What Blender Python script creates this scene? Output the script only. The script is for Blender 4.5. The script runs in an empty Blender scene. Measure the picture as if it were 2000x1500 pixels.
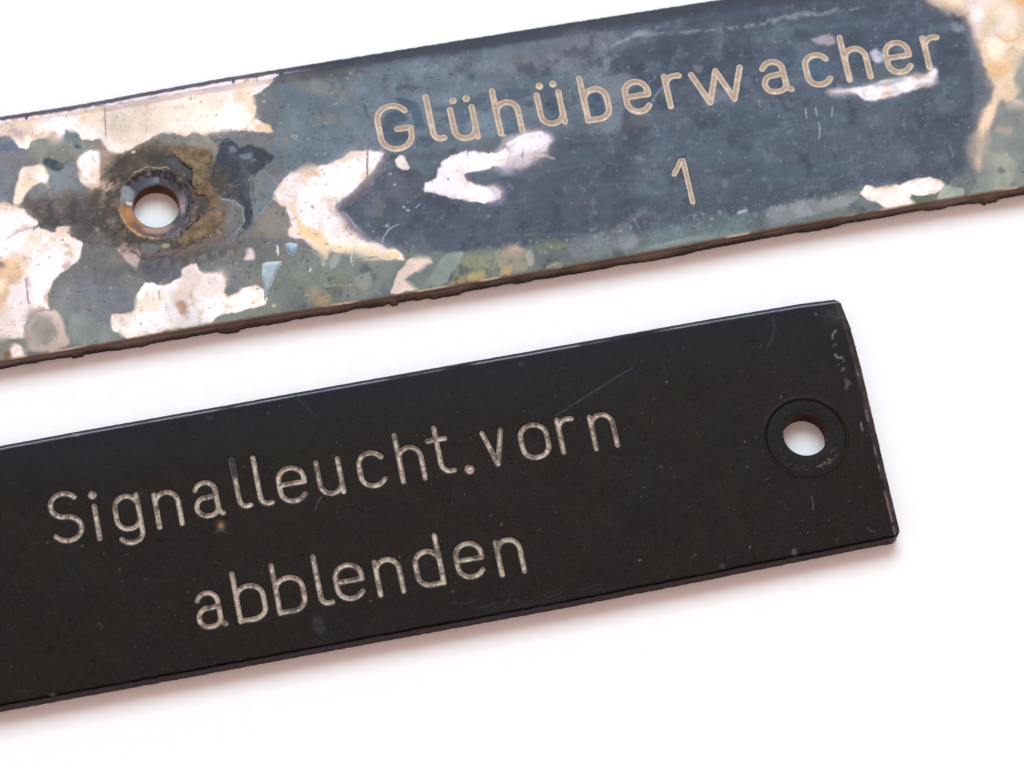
import bpy, math
import numpy as np

# ------------------------------------------------------------------ camera, world, lamps, exposure
S = 0.0408e-3                      # metres per photo pixel on the plate faces
THICK = 46.0 * S                   # the plates are about 1.9 mm thick
F, TILT, ROLL = 8000.0, math.radians(21.0), math.radians(10.0)
dvec = np.array([-math.sin(ROLL) * math.sin(TILT), math.cos(ROLL) * math.sin(TILT), math.cos(TILT)])
Xc = np.array([1.0, 0, 0]) - dvec * dvec[0]; Xc /= np.linalg.norm(Xc)
Yc = np.cross(Xc, dvec)
if Yc[1] > 0: Yc = -Yc
HEIGHT = F * S * math.cos(TILT)

def plane(px, py):
    """photo pixel -> point of the plate-top plane, in pixel-sized units round the picture's centre"""
    px = np.asarray(px, float); py = np.asarray(py, float)
    v = np.stack([px - 1000, py - 750, np.full(px.shape, F)], -1)
    w = v @ dvec
    k = HEIGHT / S
    return np.stack([(v @ Xc) / w * k, (v @ Yc) / w * k], -1) - C0
C0 = np.zeros(2); C0 = plane(1000., 750.)

def photo(xy):
    """the inverse of plane()"""
    q = xy + C0; k = HEIGHT / S
    p = q[..., :1] * Xc + q[..., 1:2] * Yc + k * dvec
    return p[..., 0] / p[..., 2] * F + 1000, p[..., 1] / p[..., 2] * F + 750

sc = bpy.context.scene
cam = bpy.data.cameras.new('camera'); cam.sensor_width = 36; cam.lens = F / 2000 * 36
cam.clip_start = 0.01; cam.clip_end = 50
camo = bpy.data.objects.new('camera', cam); sc.collection.objects.link(camo)
from mathutils import Matrix, Vector
right = (Xc[0], Yc[0], -dvec[0]); up = (-Xc[1], -Yc[1], dvec[1]); back = (-Xc[2], -Yc[2], dvec[2])
m = Matrix.Identity(4)
for i in range(3):
    m[i][0], m[i][1], m[i][2] = right[i], up[i], back[i]
m[0][3], m[1][3], m[2][3] = -C0[0] * S, -C0[1] * S, HEIGHT + THICK
camo.matrix_world = m
sc.camera = camo
cam.dof.use_dof = True
cam.dof.focus_distance = F * S * 1.0
cam.dof.aperture_fstop = 50

world = bpy.data.worlds.new('World'); sc.world = world; world.use_nodes = True
bg = world.node_tree.nodes['Background']
bg.inputs[0].default_value = (1.0, 0.71, 0.645, 1); bg.inputs[1].default_value = 1.0

def area(name, loc, aim, size, power, col):
    l = bpy.data.lights.new(name, 'AREA'); l.shape = 'RECTANGLE'; l.size = size[0]; l.size_y = size[1]
    l.energy = power; l.color = col
    o = bpy.data.objects.new(name, l); sc.collection.objects.link(o)
    o.location = loc
    o.rotation_euler = (Vector(aim) - Vector(loc)).to_track_quat('-Z', 'Y').to_euler()
    return o
area('window_light', (0.0, 0.40, 0.53), (0, 0, 0), (0.44, 0.36), 5.3, (0.66, 0.88, 1.0))

sc.view_settings.view_transform = 'Standard'; sc.view_settings.look = 'None'
sc.view_settings.exposure = 0; sc.view_settings.gamma = 1

# ------------------------------------------------------------------ helpers: noise, meshes, tags
def vnoise(x, y, seed=0):
    xi = np.floor(x).astype(np.int64); yi = np.floor(y).astype(np.int64)
    fx = x - xi; fy = y - yi
    fx = fx * fx * (3 - 2 * fx); fy = fy * fy * (3 - 2 * fy)
    def h(a, b):
        n = (a * 374761393 + b * 668265263 + seed * 974634777) & 0xffffffff
        n = ((n ^ (n >> 13)) * 1274126177) & 0xffffffff
        n = (n ^ (n >> 16)) & 0xffff
        return n / 65535.0
    return (h(xi, yi) * (1 - fx) + h(xi + 1, yi) * fx) * (1 - fy) + (h(xi, yi + 1) * (1 - fx) + h(xi + 1, yi + 1) * fx) * fy

def fbm(x, y, scale, seed=0, octaves=4, rough=0.5):
    s = 0; a = 1; t = 0
    for o in range(octaves):
        s = s + a * (vnoise(x / scale * 2 ** o, y / scale * 2 ** o, seed + o * 17) - 0.5); t += a; a *= rough
    return s / t * 2

def sstep(a, b, x):
    t = np.clip((x - a) / (b - a), 0, 1); return t * t * (3 - 2 * t)

def lin(c):
    c = np.asarray(c, float)
    return np.where(c <= 0.04045, c / 12.92, ((c + 0.055) / 1.055) ** 2.4)

def mesh_from(name, verts, faces, mat, parent=None, col=None, gloss=None, smooth=True):
    me = bpy.data.meshes.new(name)
    verts = np.asarray(verts, np.float32); faces = np.asarray(faces, np.int32)
    nv, (nf, k) = len(verts), faces.shape
    me.vertices.add(nv); me.vertices.foreach_set('co', verts.ravel())
    me.loops.add(nf * k); me.loops.foreach_set('vertex_index', faces.ravel())
    me.polygons.add(nf); me.polygons.foreach_set('loop_start', np.arange(0, nf * k, k, dtype=np.int32))
    me.polygons.foreach_set('loop_total', np.full(nf, k, np.int32))
    me.polygons.foreach_set('use_smooth', np.full(nf, smooth))
    me.update(calc_edges=True)
    if col is not None:
        a = me.color_attributes.new('stain', 'FLOAT_COLOR', 'POINT')
        c = np.ones((nv, 4), np.float32); c[:, :3] = lin(np.clip(col, 0, 1))
        a.data.foreach_set('color', c.ravel())
    if gloss is not None:
        a = me.attributes.new('polish', 'FLOAT', 'POINT'); a.data.foreach_set('value', np.asarray(gloss, np.float32))
    me.materials.append(mat)
    me.validate()
    o = bpy.data.objects.new(name, me); sc.collection.objects.link(o)
    if parent: o.parent = parent
    return o

def grid_faces(nu, nv):
    i = np.arange(nu - 1)[:, None] * nv + np.arange(nv - 1)[None, :]
    return np.stack([i, i + nv, i + nv + 1, i + 1], -1).reshape(-1, 4)

# ------------------------------------------------------------------ materials
def material(name, factor=1.0, rough=(0.25, 0.6), ior=1.45, spec=0.35, bump=0.15, bump_scale=9000, fleck=0.12, metallic=0, coat=0.0):
    """colour and polish come with the mesh; the nodes add fine mottling and micro relief"""
    mt = bpy.data.materials.new(name); mt.use_nodes = True
    nt = mt.node_tree; N = nt.nodes; L = nt.links
    b = N['Principled BSDF']
    at = N.new('ShaderNodeAttribute'); at.attribute_name = 'stain'
    tc = N.new('ShaderNodeTexCoord')
    n1 = N.new('ShaderNodeTexNoise'); n1.inputs['Scale'].default_value = bump_scale * 1.3; n1.inputs['Detail'].default_value = 3
    L.new(tc.outputs['Object'], n1.inputs['Vector'])
    mr = N.new('ShaderNodeMapRange'); mr.inputs['From Min'].default_value = 0.3; mr.inputs['From Max'].default_value = 0.7
    mr.inputs['To Min'].default_value = factor * (1 - fleck); mr.inputs['To Max'].default_value = factor * (1 + fleck)
    L.new(n1.outputs['Fac'], mr.inputs['Value'])
    vm = N.new('ShaderNodeVectorMath'); vm.operation = 'SCALE'
    L.new(at.outputs['Color'], vm.inputs[0]); L.new(mr.outputs['Result'], vm.inputs['Scale'])
    L.new(vm.outputs['Vector'], b.inputs['Base Color'])
    pa = N.new('ShaderNodeAttribute'); pa.attribute_name = 'polish'
    rr = N.new('ShaderNodeMapRange'); rr.inputs['To Min'].default_value = rough[1]; rr.inputs['To Max'].default_value = rough[0]
    L.new(pa.outputs['Fac'], rr.inputs['Value']); L.new(rr.outputs['Result'], b.inputs['Roughness'])
    b.inputs['Specular IOR Level'].default_value = spec; b.inputs['IOR'].default_value = ior
    b.inputs['Metallic'].default_value = metallic
    b.inputs['Coat Weight'].default_value = coat; b.inputs['Coat Roughness'].default_value = 0.15
    n2 = N.new('ShaderNodeTexNoise'); n2.inputs['Scale'].default_value = bump_scale; n2.inputs['Detail'].default_value = 5
    n2.inputs['Roughness'].default_value = 0.6
    L.new(tc.outputs['Object'], n2.inputs['Vector'])
    bp = N.new('ShaderNodeBump'); bp.inputs['Strength'].default_value = bump; bp.inputs['Distance'].default_value = 4e-5
    L.new(n2.outputs['Fac'], bp.inputs['Height']); L.new(bp.outputs['Normal'], b.inputs['Normal'])
    return mt

M_old = material('stained_celluloid', factor=0.73, rough=(0.24, 0.5), spec=0.12, bump=0.05, bump_scale=9000, fleck=0.14)
M_oldcore = material('brown_laminate', factor=0.72, rough=(0.4, 0.8), spec=0.2, bump=0.35, bump_scale=9000, fleck=0.2)
M_oldletter = material('tan_engraving', factor=0.70, rough=(0.4, 0.7), spec=0.25, bump=0.3, bump_scale=11000, fleck=0.12)
M_black = material('black_plastic', factor=0.40, rough=(0.26, 0.5), spec=0.04, bump=0.04, bump_scale=9000, fleck=0.4)
M_blackcore = material('black_plastic_edge', factor=0.6, rough=(0.3, 0.7), spec=0.1, bump=0.25, bump_scale=9000, fleck=0.25)
M_letter = material('worn_engraving', factor=0.84, rough=(0.25, 0.6), spec=0.5, bump=0.5, bump_scale=12000, fleck=0.25)
M_crust = material('dried_glue', factor=0.66, rough=(0.5, 0.9), spec=0.2, bump=0.8, bump_scale=6000, fleck=0.25)
M_shard = material('clear_flake', factor=0.7, rough=(0.15, 0.4), spec=0.6, bump=0.1, bump_scale=6000, fleck=0.1)

def paper_material():
    mt = bpy.data.materials.new('white_card'); mt.use_nodes = True
    nt = mt.node_tree; N = nt.nodes; L = nt.links; b = N['Principled BSDF']
    tc = N.new('ShaderNodeTexCoord')
    n = N.new('ShaderNodeTexNoise'); n.inputs['Scale'].default_value = 900; n.inputs['Detail'].default_value = 4
    L.new(tc.outputs['Object'], n.inputs['Vector'])
    cr = N.new('ShaderNodeValToRGB')
    cr.color_ramp.elements[0].color = (0.69, 0.702, 0.70, 1); cr.color_ramp.elements[0].position = 0.3
    cr.color_ramp.elements[1].color = (0.72, 0.732, 0.73, 1); cr.color_ramp.elements[1].position = 0.7
    L.new(n.outputs['Fac'], cr.inputs['Fac']); L.new(cr.outputs['Color'], b.inputs['Base Color'])
    b.inputs['Roughness'].default_value = 0.9; b.inputs['Specular IOR Level'].default_value = 0.1
    n2 = N.new('ShaderNodeTexNoise'); n2.inputs['Scale'].default_value = 4000
    L.new(tc.outputs['Object'], n2.inputs['Vector'])
    bp = N.new('ShaderNodeBump'); bp.inputs['Strength'].default_value = 0.1; bp.inputs['Distance'].default_value = 3e-5
    L.new(n2.outputs['Fac'], bp.inputs['Height']); L.new(bp.outputs['Normal'], b.inputs['Normal'])
    return mt

# ------------------------------------------------------------------ the white surface
gx = 1.2
ground = mesh_from('tabletop', [(-gx, -gx, 0), (gx, -gx, 0), (gx, gx, 0), (-gx, gx, 0)], [(0, 1, 2, 3)], paper_material())
ground['kind'] = 'structure'
ground['label'] = 'plain white card surface under both label plates'

# ------------------------------------------------------------------ painting on the vertices of a face
ZOOMS = {'p': (0, 0, 1), 'z1': (0, 100, 3.3333), 'z2': (500, 0, 3.3333), 'z3': (400, 300, 3.3333), 'z4': (1000, 0, 3.3333),
         'z5': (1500, 0, 3.334), 'z6': (0, 400, 4), 'h': (180, 270, 6.6667), 'c': (0, 220, 8.3333), 's': (480, 420, 5),
         'b': (860, 380, 3.125), 'r': (1740, 0, 3.75), 'k1': (1400, 560, 4), 'k2': (1400, 900, 4), 'm1': (50, 750, 3.3333),
         'm2': (600, 750, 3.0769), 'm3': (350, 1000, 2.8571)}
def zpt(z, pts):
    x0, y0, k = ZOOMS[z]
    return np.array([(x0 + a / k, y0 + b / k) for a, b in pts], float)

def chaikin(p, closed=True, n=1):
    for _ in range(n):
        q = np.roll(p, -1, 0) if closed else p[1:]
        a = p if closed else p[:-1]
        r = np.empty((len(a) * 2, 2)); r[0::2] = a * .87 + q * .13; r[1::2] = a * .13 + q * .87
        if not closed: r = np.vstack([p[:1], r, p[-1:]])
        p = r
    return p

def seg_dist(x, y, a, b):
    d = b - a; L2 = max(d @ d, 1e-9)
    t = np.clip(((x - a[0]) * d[0] + (y - a[1]) * d[1]) / L2, 0, 1)
    return np.hypot(x - a[0] - t * d[0], y - a[1] - t * d[1])

def poly_sd(x, y, p):
    d = np.full(x.shape, 1e9); inside = np.zeros(x.shape, bool)
    q = np.roll(p, -1, 0)
    for a, b in zip(p, q):
        d = np.minimum(d, seg_dist(x, y, a, b))
        c = (a[1] > y) != (b[1] > y)
        if abs(b[1] - a[1]) > 1e-9:
            inside ^= c & (x < (b[0] - a[0]) * (y - a[1]) / (b[1] - a[1]) + a[0])
    return np.where(inside, d, -d)

class Paint:
    def __init__(s, px, py, base):
        s.x0, s.y0 = px, py; s.n = len(px)
        s.wx = 1.25 * fbm(px, py, 18, 3, 5, .66); s.wy = 1.25 * fbm(px, py, 18, 71, 5, .66)
        s.col = np.tile(np.array(base, float) / 255, (s.n, 1)); s.h = np.zeros(s.n); s.g = np.full(s.n, 0.5)
    def _mask(s, p, soft, warp, pad=None):
        pad = soft + warp + 4
        sel = np.where((s.x0 > p[:, 0].min() - pad) & (s.x0 < p[:, 0].max() + pad) & (s.y0 > p[:, 1].min() - pad) & (s.y0 < p[:, 1].max() + pad))[0]
        return sel, s.x0[sel] + s.wx[sel] * warp, s.y0[sel] + s.wy[sel] * warp
    def apply(s, sel, m, color, h=0, g=None, var=0, seed=5):
        c = np.array(color, float) / 255
        c = np.tile(c, (len(sel), 1))
        if var: c *= (1 + var * fbm(s.x0[sel], s.y0[sel], 22, seed, 4, .6))[:, None]
        s.col[sel] += (c - s.col[sel]) * m[:, None]
        if h: s.h[sel] += h * m
        if g is not None: s.g[sel] += (g - s.g[sel]) * m
    def poly(s, z, pts, color, soft=2.0, alpha=1.0, warp=4.0, h=0, g=None, var=0.06, rim=None, seed=5, halo=None):
        p = chaikin(zpt(z, pts))
        if halo:                                    # thin outer margin of the pale film
            sel, x, y = s._mask(p, halo[1], warp)
            s.apply(sel, sstep(-halo[1], halo[1] * .6, poly_sd(x, y, p)) * halo[2], halo[0], 0, None, .15)
        sel, x, y = s._mask(p, soft, warp)
        if not len(sel): return
        sd = poly_sd(x, y, p)
        k = soft * (.8 + 7 * np.clip(fbm(s.x0[sel], s.y0[sel], 55, 200 + seed, 3), 0, 1))   # crisp in places, feathered in others
        m = sstep(-k, k, sd) * alpha
        s.apply(sel, m, color, h, g, var, seed)
        if sum(color) > 670:                        # cream to brown creeping in from the broken border of the pale film
            nz = sstep(-.15, .45, fbm(s.x0[sel], s.y0[sel], 34, 600 + seed, 4, .6))
            fr = np.exp(-np.clip(sd, 0, None) / 11.0) * sstep(-k, 0, sd) * nz
            s.apply(sel, fr * .6, (206, 178, 146))
            s.apply(sel, np.exp(-np.clip(sd, 0, None) / 4.0) * sstep(-k, 0, sd) * sstep(.1, .5, fbm(s.x0[sel], s.y0[sel], 26, 640 + seed, 3)) * .45, (150, 128, 112))
        if rim:                                     # a thin differently coloured line along the break
            rm = np.exp(-(sd / rim[1]) ** 2) * rim[2]
            s.apply(sel, rm, rim[0])
    def line(s, z, pts, width, color, alpha=1.0, warp=2.0, h=0, breakup=0.0, smooth=True):
        p = zpt(z, pts)
        if smooth and len(p) > 2: p = chaikin(p, False, 2)
        sel, x, y = s._mask(p, width, warp)
        if not len(sel): return
        d = np.full(x.shape, 1e9)
        for a, b in zip(p[:-1], p[1:]): d = np.minimum(d, seg_dist(x, y, a, b))
        m = (1 - sstep(width * .4, width, d)) * alpha
        if breakup: m = m * sstep(breakup - .5, breakup + .1, fbm(s.x0[sel], s.y0[sel], 7, 9, 3))
        s.apply(sel, m, color, h)
    def blob(s, z, c, r, color, soft=.5, alpha=1.0, warp=4.0, h=0, var=.05):
        x0, y0, k = ZOOMS[z]
        cx, cy = x0 + c[0] / k, y0 + c[1] / k; rx, ry = r[0] / k, r[1] / k
        box = np.array([(cx - rx, cy - ry), (cx + rx, cy + ry)])
        sel, x, y = s._mask(box, max(rx, ry) * .6, warp)
        if not len(sel): return
        q = np.hypot((x - cx) / rx, (y - cy) / ry)
        s.apply(sel, (1 - sstep(1 - soft, 1 + soft * .6, q)) * alpha, color, h, None, var)
    def noise(s, color, scale, lo, hi, alpha, seed, box=None, mask=None):
        m = sstep(lo, hi, fbm(s.x0, s.y0, scale, seed, 5, .6)) * alpha
        if mask is not None: m = m * mask
        s.apply(np.arange(s.n), m, color)
    def specks(s, count, box, color, size, alpha, seed, h=0):
        r = np.random.RandomState(seed)
        order = np.argsort(s.x0); xs = s.x0[order]
        for _ in range(count):
            cx = r.uniform(box[0], box[2]); cy = r.uniform(box[1], box[3]); sz = r.uniform(*size); al = alpha * r.uniform(.35, 1)
            i0, i1 = np.searchsorted(xs, [cx - sz * 2, cx + sz * 2]); idx = order[i0:i1]
            idx = idx[np.abs(s.y0[idx] - cy) < sz * 2]
            if len(idx):
                q = np.hypot(s.x0[idx] - cx, (s.y0[idx] - cy) * r.uniform(.7, 1.5)) / sz
                s.apply(idx, (1 - sstep(.5, 1.1, q)) * al, color, h)

# ------------------------------------------------------------------ engraved letters: centre lines in template units
def arc(cx, cy, rx, ry, a0, a1, n=9):
    return [(cx + rx * math.cos(math.radians(a0 + (a1 - a0) * i / n)), cy + ry * math.sin(math.radians(a0 + (a1 - a0) * i / n))) for i in range(n + 1)]
W = 2.3
GLYPH = {
 'o': [arc(0, 4.7, W, 2.3, 0, 180) + arc(0, 2.3, W, 2.3, 180, 360) + [(W, 4.7)]],
 'n': [[(-W, 0), (-W, 6.9)], [(-W, 5.0)] + arc(0, 4.7, W, 2.3, 155, 0) + [(W, 0)]],
 'h': [[(-W, 0), (-W, 10)], [(-W, 4.6)] + arc(0, 4.7, W, 2.3, 155, 0) + [(W, 0)]],
 'u': [[(-W, 7)] + arc(0, 2.3, W, 2.3, 180, 330) + [(W, 2)], [(W, 7), (W, 0)]],
 'l': [[(0, 10), (0, 1.7)] + arc(1.5, 1.6, 1.5, 1.6, 180, 265) + [(2.1, 0.1)]],
 'i': [[(0, 0), (0, 6.9)], arc(0, 9.2, .38, .38, 0, 360, 8)],
 't': [[(0, 9.5), (0, 2.0)] + arc(1.7, 1.9, 1.7, 1.9, 180, 265) + [(2.4, 0.05)], [(-1.75, 7), (1.75, 7)]],
 'e': [[(-W, 3.7), (W, 3.7)] + arc(0, 4.7, W, 2.3, 0, 180) + arc(0, 2.3, W, 2.3, 180, 330)],
 'c': [arc(0, 4.7, W, 2.3, 28, 180) + arc(0, 2.3, W, 2.3, 180, 330)],
 'a': [[(-2.05, 5.7)] + arc(-.1, 5.0, 2.0, 2.0, 145, 0) + [(1.9, 2.0)] + arc(3.1, 1.3, 1.2, 1.3, 180, 250),
       [(1.9, 4.0), (-.2, 3.8)] + arc(-.35, 1.95, 1.95, 1.95, 100, 270) + arc(.2, 1.6, 1.7, 1.6, 270, 350)],
 'b': [[(-W, 10), (-W, 0)], [(-W, 4.8)] + arc(0, 4.7, W, 2.3, 160, 0) + arc(0, 2.3, W, 2.3, 360, 275) + [(-W, 0.1)]],
 'd': [[(W, 10), (W, 0)], [(W, 4.8)] + arc(0, 4.7, W, 2.3, 20, 180) + arc(0, 2.3, W, 2.3, 180, 265) + [(W, 0.1)]],
 'g': [[(W, 7), (W, -.8)] + arc(0, -.7, W, 2.1, 0, -150), [(W, 5.2)] + arc(0, 4.7, W, 2.3, 20, 180) + arc(0, 2.3, W, 2.2, 180, 350)],
 'r': [[(0, 0), (0, 7)], [(0, 5.4)] + arc(2.1, 5.0, 2.0, 1.85, 170, 78) + [(3.1, 6.75)]],
 'v': [[(-2.05, 7), (0, 0), (2.05, 7)]],
 'w': [[(-5, 7), (-2.5, 0), (0, 7), (2.5, 0), (5, 7)]],
 '.': [arc(0, 0, .42, .42, 0, 360, 8)],
 '1': [[(-2.5, 6.9), (-.5, 9.7), (0, 9.7), (0, 0)]],
 'S': [arc(.1, 7.5, 2.75, 2.5, 35, 180, 10) + arc(.1, 7.5, 2.75, 2.4, 180, 255, 5) + arc(0, 2.6, 2.9, 2.5, 80, -150, 14)],
 'G': [arc(0, 6.9, 3.1, 3.1, 32, 180, 10) + arc(0, 3.1, 3.1, 3.1, 180, 360, 12) + [(3.1, 4.5), (.5, 4.5)]],
}
GLYPH['u:'] = GLYPH['u'] + [arc(-1.3, 9.0, .15, .15, 0, 360, 6), arc(1.55, 9.0, .15, .15, 0, 360, 6)]

class Frame:
    """a plate's own axes: u along its long edges, v across, in photo-pixel sized units"""
    def __init__(s, yaw_deg, origin_px):
        s.yaw = math.radians(yaw_deg); s.o = plane(*origin_px); c, n = math.cos(s.yaw), math.sin(s.yaw)
        s.R = np.array([[c, n], [-n, c]])
    def uv(s, px, py): return (plane(px, py) - s.o) @ s.R.T
    def px(s, u, v): return photo(np.stack([u, v], -1) @ s.R + s.o)
    def empty(s, name):
        e = bpy.data.objects.new(name, None); sc.collection.objects.link(e)
        e.empty_display_size = 0.005
        e.location = (s.o[0] * S, s.o[1] * S, 0); e.rotation_euler = (0, 0, s.yaw)
        return e

def letter_lines(fr, spec, height, base_dir, hcentre):
    """spec: (glyph, x, y of the centre in the photo, width scale); returns polylines in the plate's frame"""
    out = []
    c, n = math.cos(base_dir), math.sin(base_dir)
    for g, x, y, ws in spec:
        u0, v0 = fr.uv(x, y)
        k = height / 10.0
        full = g in 'SG1lt' and len(g) == 1
        cy = {'S': 5, 'G': 5, '1': 4.85, 'l': 5.0, 't': 4.7, '.': 0, 'g': 3.5}.get(g, 3.5)
        lines = []
        for pl in GLYPH[g]:
            p = np.array(pl, float); p[:, 0] *= ws; p[:, 1] -= cy; p *= k
            lines.append(np.stack([u0 + p[:, 0] * c - p[:, 1] * n, v0 + p[:, 0] * n + p[:, 1] * c], -1))
        out.append((g, lines))
    return out

def stroke_dist(u, v, lines):
    d = np.full(u.shape, 1e9)
    for p in lines:
        for a, b in zip(p[:-1], p[1:]): d = np.minimum(d, seg_dist(u, v, a, b))
    return d

def build_letter(fr, parent, g, lines, w, mat, colour, label, seed, dotr=1.0):
    allp = np.vstack(lines); lo = allp.min(0) - w - 3; hi = allp.max(0) + w + 3
    cell = 1.15
    us = np.arange(lo[0], hi[0], cell); vs = np.arange(lo[1], hi[1], cell)
    U, V = np.meshgrid(us, vs, indexing='ij'); U = U.ravel(); V = V.ravel()
    wob = w * (1 + .10 * fbm(U, V, 14, seed, 3))
    d = stroke_dist(U, V, lines)
    q = d / wob
    ins = q < 1
    f = grid_faces(len(us), len(vs)); f = f[ins[f].any(1)]
    used = np.unique(f); 
    # pull the outer vertices back on to the outline
    e = .4
    gu = (stroke_dist(U[used] + e, V[used], lines) - stroke_dist(U[used] - e, V[used], lines)) / (2 * e)
    gv = (stroke_dist(U[used], V[used] + e, lines) - stroke_dist(U[used], V[used] - e, lines)) / (2 * e)
    out = np.maximum(d[used] - wob[used], 0)
    Uu = U[used] - gu * out; Vu = V[used] - gv * out
    qq = np.clip(stroke_dist(Uu, Vu, lines) / wob[used], 0, 1)
    z = np.where(qq < .7, .7 - 3.6 * (1 - (qq / .7) ** 2), .7 - 1.2 * sstep(.82, 1.0, qq))
    z = z + .45 * fbm(Uu, Vu, 4, seed + 5, 3) * (qq < .8)
    remap = np.zeros(len(U), np.int64); remap[used] = np.arange(len(used))
    col, gl = colour(Uu, Vu, qq, seed)
    co = np.stack([Uu * S, Vu * S, THICK + z * S], -1)
    o = mesh_from('letter', co, remap[f], mat, parent, col, gl)
    o['label'] = label
    return o

# ------------------------------------------------------------------ a plate: face layer with grooves and hole, core, hole wall
def extend(p):
    a = p[0] - (p[1] - p[0]) / np.linalg.norm(p[1] - p[0]) * 900
    b = p[-1] + (p[-1] - p[-2]) / np.linalg.norm(p[-1] - p[-2]) * 900
    return np.vstack([a, p, b])

class Plate:
    def __init__(s, fr, top_px, bot_px, uL, uR, cell, hole, lips, right=None, corner=0, fine=None, jag=(0, 0)):
        s.fr = fr; t = np.array(top_px, float); b = np.array(bot_px, float)
        T = extend(fr.uv(t[:, 0], t[:, 1])); B = extend(fr.uv(b[:, 0], b[:, 1]))
        us = [uL]
        while us[-1] < uR:
            step = cell
            if fine and not (fine[0] < us[-1] < fine[1]): step = cell * 4
            if right is not None and uR - us[-1] < 26: step = 1.5
            us.append(us[-1] + step)
        us[-1] = uR
        us = np.array(us)
        width = 480.0
        edge = [0, .8, 1.6, 2.6, 3.8, 5.2, 6.8, 8.4, 10, 12]
        mid = np.arange(12 + cell, width - 12 - cell / 2, cell)
        vs = np.array(edge + list(mid) + [width - e for e in edge[::-1]]) / width
        U, R = np.meshgrid(us, vs, indexing='ij')
        vt = np.interp(U, T[:, 0], T[:, 1]) + jag[0] * fbm(U, U * 0 + 7, 9, 31, 4, .65)
        vb = np.interp(U, B[:, 0], B[:, 1]) + jag[1] * fbm(U, U * 0 + 3, 10, 37, 4, .65)
        V = vb + (vt - vb) * R
        dT = vt - V; dB = V - vb; dR = np.full(U.shape, 1e3)
        if right is not None:
            rp = np.array(right, float); E = fr.uv(rp[:, 0], rp[:, 1]); E = E[np.argsort(E[:, 1])]
            ue = np.interp(V, E[:, 1], E[:, 0]) + .8 * fbm(V, V * 0, 12, 43, 4, .65)
            dR = uR - U
            U = U + (ue - uR) * sstep(uR - 200, uR - 20, U)
            r = corner
            for dv, sg in ((dT, -1), (dB, 1)):
                x = np.clip(r - dR, 0, r); y = np.clip(r - dv, 0, r)
                on = (x > 0) & (y > 0)
                U = U + np.where(on, x * np.sqrt(1 - y * y / (2 * r * r)) - x, 0)
                V = V - sg * np.where(on, y * np.sqrt(1 - x * x / (2 * r * r)) - y, 0)
        s.shape = U.shape; s.U = U.ravel(); s.V = V.ravel(); s.dT = dT.ravel(); s.dB = dB.ravel(); s.dR = dR.ravel()
        s.z = np.zeros(s.U.size)
        for dist, (bw, drop, pw) in ((s.dT, lips[0]), (s.dB, lips[1]), (s.dR, lips[2])):
            s.z -= drop * np.clip(1 - dist / bw, 0, 1) ** pw
        s.hc = fr.uv(*hole[0]); s.hr = hole[1]
        s.px, s.py = fr.px(s.U, s.V)
    def carve(s, letters, w):
        for g, lines in letters:
            allp = np.vstack(lines); lo = allp.min(0) - w - 3; hi = allp.max(0) + w + 3
            sel = np.where((s.U > lo[0]) & (s.U < hi[0]) & (s.V > lo[1]) & (s.V < hi[1]))[0]
            d = stroke_dist(s.U[sel], s.V[sel], lines)
            s.z[sel] -= np.where(d < w * .74, 5.0, 0)
    def ring(s, wob=0):
        du = s.U - s.hc[0]; dv = s.V - s.hc[1]; s.rr = np.hypot(du, dv); s.ra = np.arctan2(dv, du)
        return s.rr, s.ra
    def build(s, parent, mat, col, gloss):
        f = grid_faces(*s.shape)
        ins = s.rr < s.hr
        keep = ~ins[f].all(1)
        f = f[keep]
        U, V = s.U.copy(), s.V.copy()
        k = ins & (s.rr > 1e-6)
        U[k] = s.hc[0] + (U[k] - s.hc[0]) * s.hr / s.rr[k]; V[k] = s.hc[1] + (V[k] - s.hc[1]) * s.hr / s.rr[k]
        used = np.zeros(len(U), bool); used[f] = True; idx = np.cumsum(used) - 1
        co = np.stack([U * S, V * S, THICK + s.z * S], -1)
        return mesh_from('face_layer', co[used], idx[f], mat, parent, col[used], gloss[used])
    def boundary(s):
        nu, nv = s.shape; I = np.arange(nu * nv).reshape(nu, nv)
        loop = np.concatenate([I[:, 0], I[-1, 1:], I[-2::-1, -1], I[0, -2:0:-1]])   # front, right, back, left
        return loop
    def core(s, parent, mat, colour, shape, rows=9):
        """side walls and underside; shape(side,u,k)-> (outward, z) in units, k=0 at the face, 1 at the underside"""
        lp = s.boundary(); n = len(lp)
        P = np.stack([s.U[lp], s.V[lp]], -1)
        tn = np.roll(P, -1, 0) - np.roll(P, 1, 0); tn /= np.linalg.norm(tn, axis=1)[:, None] + 1e-9
        nr = np.stack([tn[:, 1], -tn[:, 0]], -1)
        arc_ = np.cumsum(np.linalg.norm(np.roll(P, -1, 0) - P, axis=1))
        vs = []; cs = []; gs = []
        z0 = s.z[lp]; zt = THICK / S
        for j in range(rows):
            k = j / (rows - 1)
            o, zb, c, g = shape(s, P, nr, arc_, k)
            z = (zt + z0) * (1 - k) + zb * k
            q = P + nr * o[:, None]
            vs.append(np.stack([q[:, 0] * S, q[:, 1] * S, z * S], -1)); cs.append(c); gs.append(g)
        co = np.vstack(vs); f = []
        i = np.arange(n); j = np.roll(i, -1)
        for r in range(rows - 1):
            f.append(np.stack([r * n + i, (r + 1) * n + i, (r + 1) * n + j, r * n + j], -1))
        o = mesh_from('core', co, np.vstack(f), mat, parent, np.vstack(cs), np.concatenate(gs))
        # underside with its hole
        us = np.linspace(s.U.min() + 6, s.U.max() - 34, 260); vs_ = np.linspace(0.012, 0.988, 60)
        Ug = s.U.reshape(s.shape); Vg = s.V.reshape(s.shape)
        vt = np.interp(us, Ug[:, -1], Vg[:, -1]); vb = np.interp(us, Ug[:, 0], Vg[:, 0])
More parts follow.
